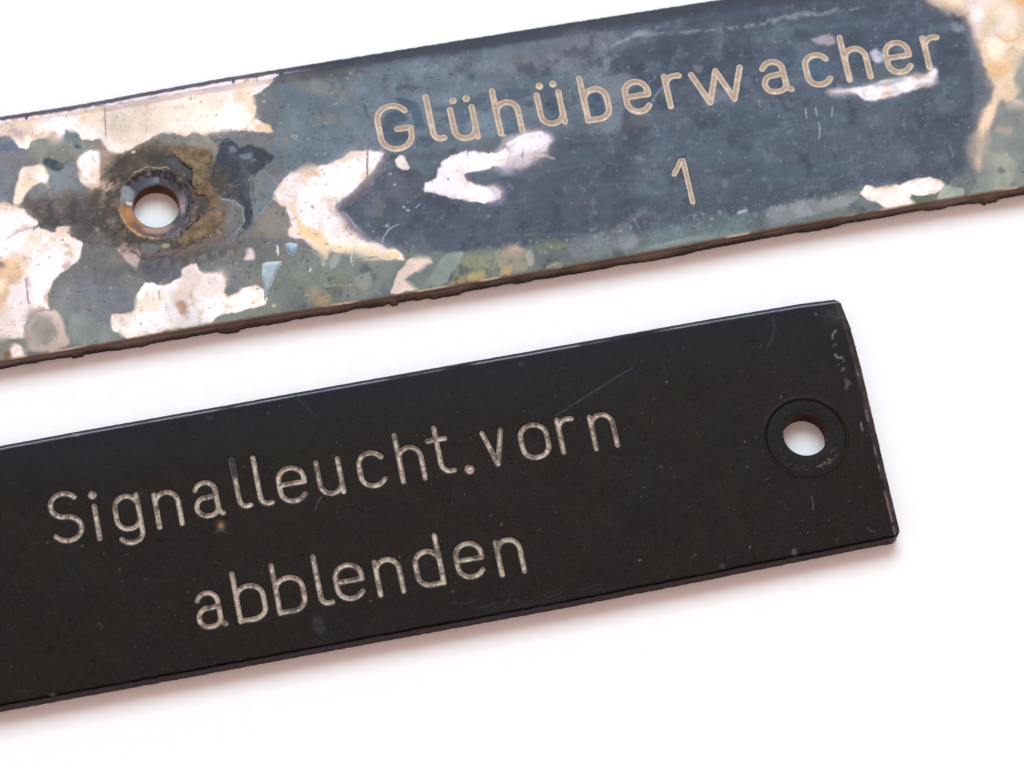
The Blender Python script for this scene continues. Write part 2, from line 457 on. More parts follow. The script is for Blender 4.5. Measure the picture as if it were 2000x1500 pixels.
        UU, RR = np.meshgrid(us, vs_, indexing='ij'); VV = vb[:, None] + (vt - vb)[:, None] * RR
        UU = UU.ravel(); VV = VV.ravel(); r = np.hypot(UU - s.hc[0], VV - s.hc[1]); ins = r < s.hr
        f = grid_faces(260, 60); f = f[~ins[f].all(1)]
        kk = ins & (r > 1e-6)
        UU[kk] = s.hc[0] + (UU[kk] - s.hc[0]) * s.hr / r[kk]; VV[kk] = s.hc[1] + (VV[kk] - s.hc[1]) * s.hr / r[kk]
        co = np.stack([UU * S, VV * S, np.full(len(UU), 1.0 * S)], -1)
        mesh_from('underside', co, f[:, ::-1], mat, parent, np.tile(np.array([.2, .17, .15]), (len(UU), 1)), np.zeros(len(UU)))
        return o
    def hole_wall(s, parent, mat, colour, ztop):
        n, rows = 96, 9
        a = np.linspace(0, 2 * math.pi, n, endpoint=False); vs = []; cs = []
        for j in range(rows):
            k = j / (rows - 1)
            rad = s.hr + .15 + .5 * fbm(a * 14, a * 0 + k * 5, 3, 12, 3) * (0 < j)
            z = (THICK / S + ztop(a)) * (1 - k) + 0.6 * k
            vs.append(np.stack([(s.hc[0] + rad * np.cos(a)) * S, (s.hc[1] + rad * np.sin(a)) * S, z * S], -1)); cs.append(colour(a, k))
        i = np.arange(n); j2 = np.roll(i, -1); f = []
        for r in range(rows - 1): f.append(np.stack([r * n + i, r * n + j2, (r + 1) * n + j2, (r + 1) * n + i], -1))
        co = np.vstack(vs)
        return mesh_from('hole_wall', co, np.vstack(f), mat, parent, np.vstack(cs), np.full(len(co), .5))

def rgb(*c): return np.array(c, float) / 255
def mix(a, b, t): return a[None, :] * (1 - t[:, None]) + b[None, :] * t[:, None]

# ================================================================== PLATE 1: stained, two words
fr1 = Frame(11.8, (1000, 300))
plate1 = fr1.empty('label_plate')
plate1['label'] = 'stained and peeling grey blue label plate engraved Glühüberwacher 1'
plate1['category'] = 'label plate'; plate1['group'] = 'engraved label plates lying side by side'
H1 = 95.0
spec1 = [('G', 770.5, 249, 1.06), ('l', 840, 231, 1), ('u:', 906, 241, 1), ('h', 993, 229, 1), ('u:', 1075.5, 212, 1.02), ('b', 1165, 203.5, 1.06),
         ('e', 1244.5, 189, 1.05), ('r', 1303.5, 179, 1), ('w', 1404, 168, 1.06), ('a', 1513, 150, 1.08), ('c', 1597.5, 136.5, 1.08), ('h', 1673, 124, 1.0),
         ('e', 1754, 112.5, 1.08), ('r', 1809, 103.5, .98), ('1', 1343.5, 354, 1)]
W1 = 7.0
dir1 = math.radians(-0.6)
let1 = letter_lines(fr1, spec1, H1, dir1, None)
uL1 = fr1.uv(-230, 470)[0]; uR1 = fr1.uv(2260, 150)[0]
fineL = fr1.uv(-30, 400)[0]; fineR = fr1.uv(2040, 200)[0]
P1 = Plate(fr1, [(0, 225), (150, 202), (300, 174), (450, 147), (600, 123), (800, 91), (1100, 43), (1400, -3), (2000, -98)],
           [(0, 706), (250, 664), (500, 621), (700, 590), (1000, 540), (1300, 488), (1500, 450), (1800, 398), (2000, 366)],
           uL1, uR1, 1.9, ((305, 400.5), 45.5), ((9, 8, 1.3), (3, 3, 1.5), (1, 0, 1)), fine=(fineL, fineR), jag=(1.2, .8))
P1.ring()
P = Paint(P1.px, P1.py, (84, 94, 105))
X, Y = P.x0, P.y0
# --- broad layers
P.noise((104, 113, 122), 60, -.2, .6, .45, 11)
P.poly('p', [(-300, 200), (540, 140), (700, 480), (640, 620), (-300, 900)], (106, 108, 110), 30, 1, 10)
P.poly('p', [(140, 600), (500, 500), (700, 500), (900, 480), (1000, 470), (1300, 450), (1500, 400), (1900, 330), (2000, 300), (2000, 420), (100, 740)], (104, 112, 104), 9, .75, 10, var=.1)
P.poly('p', [(540, 150), (760, 130), (1130, 60), (1150, 110), (1190, 120), (1160, 180), (1240, 150), (1215, 230), (1170, 262), (1020, 250), (900, 290), (760, 300), (560, 340), (520, 300), (560, 220)], (97, 110, 122), 7, 1, 8, var=.12)
P.poly('z2', [(130, 560), (420, 530), (700, 640), (760, 800), (560, 900), (300, 960), (150, 1080), (130, 800)], (98, 114, 124), 7, .8, 10, var=.14, seed=8)
# dark smooth field right of the peeled island
P.poly('p', [(668, 410), (700, 370), (745, 335), (800, 322), (830, 350), (950, 360), (1100, 270), (1180, 258), (1230, 240), (1330, 215), (1420, 215), (1600, 190), (1850, 130), (1900, 90), (1905, 250), (1880, 350), (1700, 360), (1500, 410), (1250, 455), (1100, 470), (1000, 485), (860, 492), (760, 470), (700, 440)], (66, 74, 88), 8, 1, 5, var=.10)
P.poly('p', [(1120, 40), (1500, -20), (2100, -100), (1900, 100), (1850, 130), (1600, 180), (1400, 210), (1240, 215), (1250, 160), (1180, 130), (1250, 75), (1400, 55), (1200, 70)], (64, 73, 90), 8, 1, 5, var=.1)
P.poly('p', [(1220, 215), (1500, 180), (1850, 140), (1850, 300), (1400, 400), (1000, 430), (1050, 320)], (72, 84, 98), 40, .7, 5, var=.12, seed=15)
P.poly('z3', [(1180, 110), (1230, 110), (1280, 130), (1380, 110), (1440, 200), (1400, 270), (1330, 330), (1250, 340), (1180, 250)], (92, 90, 100), 3, .6, 3)
P.poly('z2', [(1000, 1030), (1200, 1050), (1190, 1130), (1130, 1160), (1070, 1110), (1000, 1105)], (88, 104, 112), 2.5, 1, 3)
# top band: dark blue lip with a milky line beneath it
P.poly('p', [(520, 140), (1000, 62), (1400, 0), (2000, -95), (2000, -60), (1400, 25), (1250, 50), (1000, 85), (850, 105), (740, 122), (540, 152)], (56, 56, 68), 6, 1, 3)
P.poly('p', [(760, 140), (950, 118), (1120, 96), (1180, 84), (1185, 125), (1120, 128), (1010, 140), (900, 140)], (118, 122, 132), 8, .55, 8, var=.2)
P.poly('z4', [(380, 170), (600, 200), (800, 200), (740, 260), (600, 320), (520, 320), (430, 420), (250, 420), (0, 460), (0, 380), (260, 300)], (112, 110, 120), 6, .55, 8, var=.2)
P.line('z4', [(610, 320), (700, 270), (830, 230), (1000, 220), (1180, 200), (1400, 180), (1650, 150), (1830, 100), (1960, 90)], 5, (138, 146, 158), .7, 6, breakup=.15)
P.poly('z4', [(620, 310), (720, 250), (840, 200), (910, 210), (860, 240), (740, 275)], (130, 136, 150), 5, .6, 5)
P.poly('z4', [(1770, 110), (1850, 75), (1950, 75), (1980, 100), (1880, 115), (1790, 130)], (124, 128, 142), 6, .6, 5)
P.line('z5', [(0, 130), (130, 110), (220, 80), (300, 100), (400, 80), (450, 65)], 6, (130, 134, 145), .6, 4)
P.line('z5', [(530, 65), (590, 55)], 4, (150, 140, 140), .6, 3)
P.blob('z4', (850, 215), (60, 20), (140, 142, 158), alpha=.7)
P.poly('z4', [(430, 490), (560, 500), (600, 400), (640, 360), (620, 440), (540, 520), (760, 480), (820, 500), (800, 540), (740, 560), (700, 640), (740, 720), (700, 850), (620, 860), (550, 820), (640, 780), (640, 640), (540, 560)], (112, 124, 134), 2.5, .75, 4, rim=((140, 148, 155), 1.2, .4))
P.poly('z4', [(1170, 420), (1250, 425), (1240, 470), (1200, 470)], (120, 124, 134), 2, .7, 2)
P.poly('z4', [(1330, 560), (1400, 600), (1440, 640), (1370, 655), (1290, 690)], (120, 122, 140), 3, .7, 2)
# grey islands, left
P.poly('c', [(-200, 250), (0, 280), (120, 400), (300, 470), (390, 560), (400, 640), (250, 680), (0, 640), (-200, 640)], (86, 96, 112), 6, 1, 5)
P.poly('c', [(-300, 640), (200, 640), (700, 620), (700, 900), (400, 900), (280, 1000), (230, 1150), (180, 1500), (-300, 1500)], (112, 112, 116), 7, 1, 6)
P.poly('c', [(-200, 800), (150, 900), (150, 1300), (180, 1500), (-200, 1500)], (112, 122, 134), 8, .8, 5)
P.poly('c', [(520, 400), (700, 370), (1000, 360), (1100, 390), (1320, 420), (1560, 470), (1560, 560), (1400, 590), (1300, 680), (1200, 800), (1280, 900), (1260, 1080), (1400, 1190), (1600, 1250), (1600, 1500), (320, 1500), (400, 1350), (640, 1150), (760, 1170), (790, 1050), (720, 880), (640, 850), (450, 700), (470, 500)], (122, 126, 120), 4, 1, 4, var=.08)
P.poly('c', [(800, 960), (1050, 800), (1250, 900), (1260, 1080), (1390, 1180), (1380, 1260), (1100, 1320), (700, 1340), (420, 1300), (650, 1150), (790, 1150)], (116, 128, 140), 6, .9, 6)
P.poly('c', [(730, 740), (850, 750), (1040, 830), (1030, 940), (960, 970), (800, 920), (700, 820)], (46, 62, 72), 3, 1, 3)
P.poly('c', [(1080, 260), (1200, 250), (1320, 360), (1330, 500), (1310, 590), (1220, 590), (1200, 480), (1080, 420), (1040, 330)], (96, 112, 118), 2.5, 1, 3)
P.blob('c', (1270, 560), (50, 40), (60, 74, 74), alpha=.8)
# --- brown ground round the hole
P.poly('z1', [(130, 950), (350, 960), (560, 900), (620, 880), (680, 900), (800, 940), (900, 1260), (800, 1330), (520, 1240), (440, 1130), (330, 1180), (200, 1060)], (98, 90, 88), 6, 1, 8, var=.2)
P.poly('z1', [(700, 680), (900, 600), (1080, 560), (1400, 560), (1440, 700), (1420, 900), (1500, 1000), (1480, 1200), (1300, 1340), (900, 1340), (780, 1250), (700, 1100), (620, 1050), (700, 900)], (106, 96, 84), 8, 1, 8, var=.18)
P.poly('z1', [(630, 560), (760, 640), (800, 700), (780, 800), (760, 900), (650, 900), (620, 760)], (160, 138, 122), 12, .9, 8, var=.15)
P.poly('z1', [(760, 720), (820, 670), (960, 640), (1060, 640), (1140, 690), (1260, 780), (1240, 820), (1100, 760), (980, 755), (880, 790), (800, 850), (770, 800)], (66, 56, 50), 5, .95, 6, var=.25)
P.poly('z1', [(420, 1050), (600, 1000), (780, 1100), (700, 1190), (520, 1200)], (74, 70, 70), 8, .8, 8, var=.25)
P.poly('z1', [(560, 960), (620, 880), (670, 900), (680, 1000), (620, 1040)], (88, 74, 62), 4, .9, 4)
P.poly('z1', [(980, 560), (1120, 525), (1210, 545), (1330, 545), (1400, 560), (1420, 700), (1380, 640), (1200, 600), (1080, 600)], (132, 132, 122), 6, .85, 6, var=.12)
# greys below the hole
P.poly('z6', [(660, 290), (900, 340), (960, 420), (1100, 400), (1400, 460), (1700, 300), (2000, 330), (2000, 640), (1850, 700), (1760, 720), (1740, 560), (1560, 530), (1500, 470), (1420, 510), (1400, 570), (1230, 635), (1120, 600), (1060, 760), (1050, 830), (870, 850), (865, 970), (1000, 1040), (800, 1100), (520, 1120), (500, 960), (440, 840), (380, 810), (380, 680), (480, 530), (640, 420)], (110, 114, 114), 3, 1, 5, var=.07)
P.poly('z6', [(560, 600), (800, 560), (1000, 640), (1040, 800), (870, 840), (860, 960), (600, 950), (520, 800)], (110, 116, 124), 14, .8, 8)
P.poly('z6', [(1080, 430), (1300, 430), (1420, 500), (1400, 560), (1230, 620), (1120, 590)], (86, 90, 104), 10, .8, 6, var=.15)
P.poly('z6', [(540, 850), (760, 900), (1000, 1030), (700, 1110), (540, 1100)], (122, 134, 128), 7, .8, 5)
P.poly('z6', [(1620, 920), (1720, 850), (1880, 800), (2000, 790), (2000, 880), (1800, 920), (1620, 940)], (118, 124, 116), 3, 1, 3)
# --- pale peeled islands, their silvery sheen painted in as white
PINK = (246, 236, 235); WH = (255, 252, 253); CR = (236, 224, 206); TAN = (226, 196, 150)
P.poly('z1', [(-400, 560), (-20, 480), (170, 432), (700, 352), (1500, 218), (1790, 162), (1780, 200), (1720, 250), (1640, 290), (1640, 340), (1670, 370), (1650, 430), (1690, 460), (1750, 480), (1780, 530), (1600, 520), (1500, 505), (1400, 520), (1330, 540), (1270, 520), (1210, 550), (1120, 525), (1020, 540), (900, 610), (780, 670), (700, 640), (650, 560), (610, 575), (530, 570), (520, 540), (480, 490), (430, 500), (420, 545), (210, 570), (180, 640), (120, 620), (60, 540), (-400, 600)], PINK, 2.5, 1, 4, var=.05, g=.8)
P.poly('z1', [(690, 380), (1300, 290), (1640, 300), (1640, 470), (1300, 520), (1100, 500), (900, 600), (780, 660), (700, 560)], (226, 212, 190), 18, .85, 8, var=.1)
P.poly('z1', [(1440, 330), (1640, 280), (1650, 440), (1580, 500), (1450, 430)], WH, 12, .9, 5)
P.poly('z1', [(200, 470), (420, 430), (620, 420), (640, 540), (520, 530), (430, 500), (220, 560)], WH, 10, .9, 5)
P.poly('z1', [(1640, 470), (1760, 480), (1780, 530), (1660, 520)], TAN, 5, .8, 3)
P.poly('z1', [(-300, 500), (0, 480), (180, 470), (160, 600), (60, 560), (-300, 560)], (160, 140, 142), 12, .85, 6)
P.line('z1', [(0, 475), (170, 440), (700, 372), (1100, 305), (1500, 235), (1780, 190)], 7, (186, 160, 158), .6, 3)
P.line('z1', [(0, 452), (180, 412), (700, 335), (1100, 270), (1500, 205), (1790, 160)], 4.5, (242, 236, 246), .95, 2.5)  # highlight along the back edge, painted as a pale line
P.line('z1', [(683, 340), (688, 450), (690, 560)], 2.5, (160, 140, 128), .7, 2)
P.poly('c', [(1270, 740), (1380, 620), (1500, 590), (1620, 620), (1640, 900), (1620, 1100), (1600, 1190), (1420, 1200), (1290, 1100), (1280, 920), (1230, 800)], PINK, 5, 1, 4)
P.poly('c', [(1320, 700), (1500, 620), (1540, 900), (1480, 1080), (1330, 1060)], WH, 7, .9, 3)
P.poly('c', [(1420, 1180), (1620, 1100), (1800, 1130), (1800, 1260), (1720, 1400), (1640, 1230), (1520, 1220)], (206, 180, 160), 8, .9, 6)
P.poly('c', [(300, 980), (370, 890), (560, 870), (640, 840), (740, 900), (800, 1040), (770, 1170), (640, 1140), (540, 1190), (420, 1330), (340, 1500), (220, 1500), (230, 1300), (290, 1120)], CR, 4, 1, 3)
P.poly('c', [(480, 930), (640, 860), (730, 920), (780, 1050), (750, 1150), (560, 1060)], WH, 6, .95, 3)
P.poly('z6', [(-400, -30), (0, -10), (170, 15), (200, 60), (290, 110), (300, 180), (430, 225), (440, 170), (540, 158), (540, 240), (655, 290), (630, 400), (600, 440), (480, 530), (400, 610), (375, 700), (385, 815), (320, 810), (240, 830), (200, 950), (190, 1040), (0, 1060), (-400, 1100)], PINK, 2.5, 1, 4, g=.8)
P.poly('z6', [(-200, 0), (160, 20), (280, 120), (260, 220), (120, 380), (-200, 380)], WH, 10, .95, 5)
P.poly('z6', [(250, 220), (420, 260), (560, 330), (560, 430), (380, 600), (340, 800), (250, 800), (225, 600), (220, 400)], WH, 9, .95, 5)
P.poly('z6', [(430, 180), (530, 165), (520, 260), (440, 250)], (226, 206, 186), 4, .9, 3)
P.poly('z6', [(-300, 420), (0, 425), (90, 395), (180, 410), (205, 540), (150, 600), (70, 640), (30, 800), (0, 930), (-300, 1000)], (212, 178, 138), 9, .9, 7, var=.12)
P.poly('z6', [(-100, 430), (30, 450), (40, 490), (-100, 530)], (110, 98, 96), 7, .85, 4)
P.poly('z6', [(-100, 540), (60, 580), (20, 700), (-100, 700)], (240, 226, 200), 8, .8, 4)
P.line('z6', [(205, 580), (212, 680), (225, 770)], 3, (150, 138, 140), .8, 3)
P.line('z6', [(60, 260), (150, 205), (290, 165)], 4, (170, 150, 150), .6, 3)
P.poly('z6', [(205, 960), (230, 870), (310, 820), (430, 825), (490, 900), (520, 1000), (545, 1100), (400, 1150), (220, 1130), (190, 1050)], (186, 170, 160), 4, 1, 4)
P.poly('z6', [(240, 930), (300, 860), (400, 870), (440, 960), (450, 1040), (360, 1100), (230, 1100), (215, 1000)], (140, 136, 128), 9, .95, 5)
P.poly('z6', [(-300, 1080), (60, 1050), (210, 1030), (230, 1150), (0, 1230), (-300, 1280)], (120, 120, 108), 6, .95, 5)
P.poly('z6', [(80, 1130), (110, 1080), (160, 1090), (190, 1140), (190, 1180), (90, 1205)], (232, 222, 218), 3, 1, 2)
P.poly('z6', [(30, 1150), (75, 1145), (75, 1195), (20, 1205)], (112, 78, 60), 3, .9, 2)
P.poly('z6', [(865, 850), (1030, 850), (1055, 820), (1060, 760), (1090, 660), (1130, 600), (1190, 600), (1230, 638), (1300, 620), (1420, 560), (1420, 510), (1480, 470), (1530, 460), (1560, 520), (1600, 540), (1740, 550), (1765, 590), (1742, 640), (1745, 712), (1800, 728), (1850, 705), (1920, 650), (2000, 632), (2040, 645), (2090, 720), (2080, 770), (2000, 800), (1850, 830), (1700, 880), (1620, 930), (1400, 965), (1200, 1003), (1000, 1047), (960, 1020), (868, 972)], WH, 2.2, 1, 4, g=.8)
P.poly('z6', [(1420, 560), (1480, 480), (1560, 530), (1740, 570), (1730, 700), (1500, 720), (1430, 860), (1330, 740)], (232, 216, 204), 10, .9, 6, var=.08)
P.poly('z6', [(1370, 760), (1420, 740), (1470, 790), (1460, 850), (1410, 860)], (178, 140, 116), 6, .85, 4, var=.2)
P.line('z6', [(1240, 670), (1250, 740)], 2, (150, 140, 140), .7, 1)
P.poly('z3', [(0, 780), (80, 780), (130, 810), (125, 900), (150, 935), (200, 912), (240, 877), (300, 867), (355, 880), (370, 930), (340, 965), (200, 1010), (100, 1050), (-40, 1090), (-100, 900)], WH, 2.2, 1, 3, g=.8)
P.poly('z3', [(-60, 770), (70, 785), (120, 820), (110, 900), (40, 950), (-60, 900)], (234, 218, 208), 7, .8, 3)
P.poly('z6', [(905, 340), (960, 300), (1090, 310), (1100, 400), (1090, 470), (1075, 522), (1040, 492), (1000, 450), (955, 400)], (206, 184, 176), 4, 1, 4, var=.12)
P.poly('z3', [(270, 620), (300, 610), (322, 640), (325, 680), (290, 692), (248, 690), (262, 665)], (236, 222, 220), 1.8, 1, 2)
P.poly('z3', [(440, 290), (460, 230), (490, 190), (550, 130), (700, 95), (820, 60), (900, 20), (960, -20), (1060, -20), (1160, -15), (1165, 40), (1130, 110), (1040, 200), (960, 260), (890, 330), (860, 380), (900, 430), (980, 520), (1060, 570), (1150, 600), (1240, 630), (1285, 655), (1300, 692), (1200, 685), (1080, 682), (1000, 660), (960, 635), (860, 637), (800, 625), (790, 672), (760, 640), (700, 600), (630, 550), (580, 552), (540, 530), (552, 470), (548, 400), (520, 345), (480, 322)], (250, 242, 242), 2.5, 1, 4, g=.8, halo=((150, 142, 156), 15, .75))
P.poly('z3', [(560, 200), (900, 40), (1080, 0), (1100, 80), (900, 270), (760, 340), (620, 300)], WH, 12, .9, 6)
P.line('z2', [(838, 1030), (800, 1110), (700, 1210), (600, 1300), (540, 1350)], 11, (92, 86, 98), .75, 4)
P.poly('z3', [(440, 290), (520, 300), (590, 370), (610, 450), (700, 480), (770, 500), (790, 590), (980, 590), (1100, 610), (1240, 640), (1300, 692), (1080, 682), (960, 640), (860, 637), (800, 620), (790, 672), (700, 600), (620, 545), (600, 470), (555, 370), (480, 322)], (232, 202, 156), 5, .95, 5, var=.1)
P.poly('z3', [(540, 480), (600, 470), (622, 540), (580, 552), (540, 530)], (236, 214, 202), 4, .95, 2)
P.line('z3', [(745, 440), (765, 520), (780, 600), (790, 660)], 7, (216, 190, 160), .4, 7)
P.line('z3', [(590, 270), (570, 340), (600, 420), (610, 480)], 5, (226, 200, 160), .5, 7)
P.line('z3', [(1055, -80), (1055, 170), (1050, 260)], 1.8, (120, 110, 116), .8, 1, smooth=False)
P.poly('z3', [(860, 370), (920, 400), (1000, 480), (1060, 560), (1000, 530), (900, 450)], (150, 138, 146), 6, .6, 4)
P.poly('z2', [(905, 1040), (930, 1012), (965, 1012), (985, 1060), (1003, 1095), (990, 1108), (955, 1108), (920, 1085)], (226, 214, 206), 2, 1, 2)
P.poly('z2', [(1560, 990), (1640, 930), (1720, 880), (1830, 852), (1905, 865), (1925, 910), (1895, 980), (1820, 1040), (1740, 1090), (1640, 1090), (1560, 1060)], (248, 243, 252), 9, 1, 5, halo=((140, 132, 148), 20, .7), seed=31)
P.poly('z2', [(1100, 1190), (1180, 1152), (1190, 1100), (1212, 1050), (1280, 1010), (1400, 985), (1500, 1000), (1580, 985), (1620, 960), (1640, 1000), (1620, 1080), (1600, 1092), (1540, 1085), (1520, 1100), (1450, 1106), (1380, 1122), (1352, 1150), (1390, 1190), (1500, 1212), (1570, 1212), (1598, 1240), (1585, 1290), (1500, 1322), (1400, 1312), (1300, 1285), (1200, 1268), (1150, 1250), (1100, 1250)], (252, 247, 254), 2.2, 1, 5, g=.8, halo=((150, 142, 156), 9, .5), seed=5)
P.poly('z2', [(1480, 1190), (1600, 1200), (1640, 1260), (1600, 1330), (1500, 1340), (1540, 1270)], (150, 140, 150), 8, .5, 5)
P.poly('z2', [(1640, 1030), (1760, 1000), (1900, 1010), (1860, 1080), (1760, 1130), (1640, 1110)], (150, 140, 156), 11, .55, 6, var=.3)
P.line('z2', [(1640, 940), (1750, 880), (1860, 862)], 5, (246, 242, 250), .8, 2)
P.line('z2', [(1550, 1040), (1700, 1030), (1860, 1010), (1940, 1030)], 3, (226, 208, 190), .6, 3)
P.poly('z5', [(400, 588), (470, 582), (560, 572), (640, 552), (760, 520), (900, 497), (1040, 480), (1085, 440), (1112, 462), (1090, 530), (1040, 562), (900, 600), (800, 628), (720, 645), (640, 662), (600, 632), (540, 602), (430, 606)], (246, 241, 248), 4, 1, 4, g=.8, halo=((150, 142, 156), 15, .75))
P.poly('z5', [(600, 590), (900, 520), (1060, 500), (1040, 540), (800, 600), (650, 640)], (250, 246, 250), 5, .8, 3)
P.poly('z5', [(280, 262), (350, 222), (430, 237), (445, 280), (400, 302), (330, 282)], (170, 156, 166), 5, .85, 4)
P.poly('z5', [(655, 340), (700, 318), (748, 350), (752, 400), (710, 412), (682, 385)], (206, 206, 220), 5, .9, 3)
P.poly('z5', [(690, 400), (760, 420), (900, 400), (960, 440), (900, 500), (760, 520), (640, 540), (560, 560), (540, 520), (690, 500)], (92, 108, 112), 5, .7, 4)
P.poly('z5', [(598, 1262), (635, 1205), (720, 1222), (850, 1200), (930, 1172), (1040, 1155), (1130, 1170), (1155, 1200), (1120, 1240), (1040, 1270), (980, 1275), (942, 1258), (930, 1285), (970, 1330), (900, 1362), (830, 1372), (760, 1352), (718, 1322), (650, 1300)], (240, 230, 226), 2, 1, 4, g=.8)
P.poly('z5', [(942, 1258), (980, 1275), (1090, 1262), (1110, 1300), (1040, 1340), (970, 1340), (930, 1290)], (92, 98, 84), 2, .9, 3)
P.poly('z5', [(1110, 1250), (1150, 1205), (1280, 1230), (1270, 1290), (1180, 1310), (1090, 1310)], (152, 160, 148), 3, .9, 4, var=.2)
P.poly('z3', [(1200, 902), (1240, 820), (1262, 770), (1300, 720), (1330, 682), (1450, 676), (1482, 700), (1440, 722), (1392, 762), (1340, 792), (1302, 812), (1330, 852), (1392, 882), (1280, 912)], (214, 196, 184), 2.2, 1, 4, var=.1)
# right end: creamy peel running down
P.poly('z5', [(1000, -200), (1040, 0), (1100, 40), (1190, 70), (1290, 110), (1335, 200), (1380, 320), (1400, 420), (1430, 500), (1470, 570), (1450, 650), (1400, 720), (1370, 830), (1352, 950), (1345, 1060), (1368, 1100), (1400, 1080), (1420, 950), (1450, 830), (1485, 700), (1520, 640), (1590, 680), (1667, 705), (2300, 700), (2300, -300)], (222, 198, 168), 8, 1, 5, var=.1, g=.7, halo=((140, 124, 122), 26, .85))
P.poly('z5', [(1560, 700), (1640, 590), (1600, 520), (1640, 380), (1667, 330), (2300, 330), (2300, 1300), (1300, 1300), (1410, 1090), (1460, 850), (1500, 710)], (130, 136, 130), 7, .9, 5)
P.poly('z5', [(1580, 640), (1700, 650), (1700, 700), (1590, 690)], (212, 192, 180), 5, .8, 3)
P.poly('r', [(600, 30), (690, 40), (680, 200), (640, 260), (590, 180), (570, 80)], (238, 226, 228), 7, .95, 4)
P.poly('r', [(680, 260), (760, 250), (860, 300), (850, 400), (780, 460), (700, 400)], (242, 228, 204), 9, .95, 5)
P.poly('r', [(780, 40), (900, 60), (940, 180), (900, 270), (800, 240), (760, 140)], (236, 220, 196), 10, .9, 5)
P.poly('r', [(690, 120), (770, 130), (770, 240), (700, 240)], (206, 192, 160), 8, .7, 4)
P.poly('r', [(690, 460), (860, 450), (880, 520), (820, 580), (720, 560)], (212, 176, 130), 8, .85, 4)
P.line('r', [(780, 250), (850, 300), (930, 270)], 4, (214, 178, 128), .7, 4)
P.poly('r', [(900, -20), (1000, -20), (1000, 60), (930, 30)], (230, 176, 112), 6, .8, 3)
P.line('r', [(665, 810), (715, 815)], 2.5, (170, 150, 140), .5, 2)
P.poly('r', [(760, 1130), (860, 1120), (920, 1200), (900, 1300), (860, 1400), (740, 1420), (760, 1300), (800, 1260), (740, 1200)], (156, 162, 144), 5, .9, 4, var=.15)
P.blob('r', (805, 1250), (28, 22), (96, 98, 96), alpha=.8)
P.poly('r', [(770, 930), (900, 930), (880, 990), (760, 970)], (172, 150, 134), 5, .7, 3)
P.poly('r', [(430, 180), (470, 165), (540, 190), (510, 240), (450, 220)], (160, 168, 180), 4, .75, 4)
P.blob('r', (445, 238), (20, 12), (70, 64, 60), alpha=.8)
# bottom strip, middle
P.poly('b', [(0, 400), (60, 350), (150, 350), (130, 400), (70, 480), (40, 540), (0, 560), (-120, 560)], (140, 156, 146), 4.5, .62, 4)
P.poly('b', [(170, 350), (280, 340), (360, 420), (340, 490), (200, 540), (50, 545), (100, 460)], (128, 132, 96), 4.5, .62, 4, var=.12)
P.poly('b', [(165, 500), (210, 480), (265, 478), (262, 515), (170, 528)], (200, 168, 92), 3.0, .62, 2)
P.poly('b', [(60, 520), (150, 505), (150, 535), (50, 545)], (160, 128, 76), 4.5, .62, 2)
P.poly('b', [(330, 370), (420, 300), (520, 320), (575, 370), (575, 420), (520, 470), (380, 490), (350, 430)], (158, 146, 122), 6.0, .62, 5, var=.15)
P.poly('b', [(380, 350), (440, 310), (510, 330), (470, 360), (400, 370)], (198, 170, 150), 6.0, .62, 4)
P.poly('b', [(370, 450), (440, 430), (430, 490), (360, 500)], (182, 152, 96), 3, .7, 2)
P.poly('b', [(515, 370), (560, 330), (580, 400), (550, 440), (525, 400)], (170, 178, 172), 3.75, .62, 3)
P.poly('b', [(580, 280), (700, 250), (780, 300), (740, 330), (600, 350)], (116, 120, 90), 7.5, .62, 5, var=.15)
P.poly('b', [(640, 430), (720, 400), (750, 430), (650, 455)], (176, 176, 140), 4.5, .62, 3)
P.poly('b', [(780, 270), (1000, 220), (1180, 220), (1220, 300), (1000, 370), (820, 400)], (118, 126, 132), 5, .7, 6, var=.15)
P.poly('b', [(1200, 280), (1500, 160), (1800, 110), (1960, 120), (1980, 200), (1700, 250), (1300, 330)], (88, 106, 110), 5, .7, 6, var=.15)
P.poly('b', [(1250, 320), (1500, 260), (1800, 230), (1900, 230), (1700, 260), (1400, 310), (1200, 350)], (142, 150, 140), 4, .6, 3)
P.line('b', [(1100, 200), (1140, 170), (1190, 130), (1215, 110)], 8, (140, 130, 132), .6, 5)
P.line('b', [(1820, 110), (1870, 100)], 5, (176, 178, 188), .8, 3)
P.poly('z5', [(0, 1340), (150, 1300), (330, 1300), (460, 1280), (600, 1270), (560, 1330), (300, 1400), (80, 1460), (0, 1470)], (134, 140, 146), 4, .7, 6, var=.2)
P.line('b', [(380, 245), (800, 240), (1160, 242)], 1.8, (110, 106, 112), .6, 1)
# strip right of the shards
P.poly('s', [(540, 330), (700, 360), (800, 420), (1000, 360), (1300, 420), (1480, 440), (1430, 620), (1380, 740), (1260, 780), (850, 850), (300, 960), (180, 900), (300, 600), (360, 460)], (116, 124, 114), 6.0, .62, 6, var=.1)
P.poly('s', [(580, 740), (700, 690), (820, 760), (830, 850), (700, 880), (600, 860)], (158, 142, 120), 6.0, .62, 5, var=.15)
P.poly('s', [(720, 800), (830, 790), (830, 860), (700, 880)], (190, 160, 110), 4, .7, 3)
P.poly('s', [(780, 720), (900, 660), (960, 740), (940, 810), (840, 830)], (92, 98, 90), 4.5, .62, 4)
P.poly('s', [(860, 600), (960, 590), (1020, 640), (900, 680)], (128, 128, 94), 6.0, .62, 4)
P.poly('s', [(1060, 600), (1200, 560), (1240, 640), (1180, 720), (1080, 700)], (134, 140, 134), 4, .7, 4)
P.poly('s', [(820, 440), (860, 370), (930, 360), (920, 440), (880, 510), (830, 540)], (152, 162, 160), 3.0, .62, 2)
P.poly('s', [(1040, 380), (1180, 400), (1160, 440), (1050, 460)], (142, 150, 142), 2.5, .7, 3)
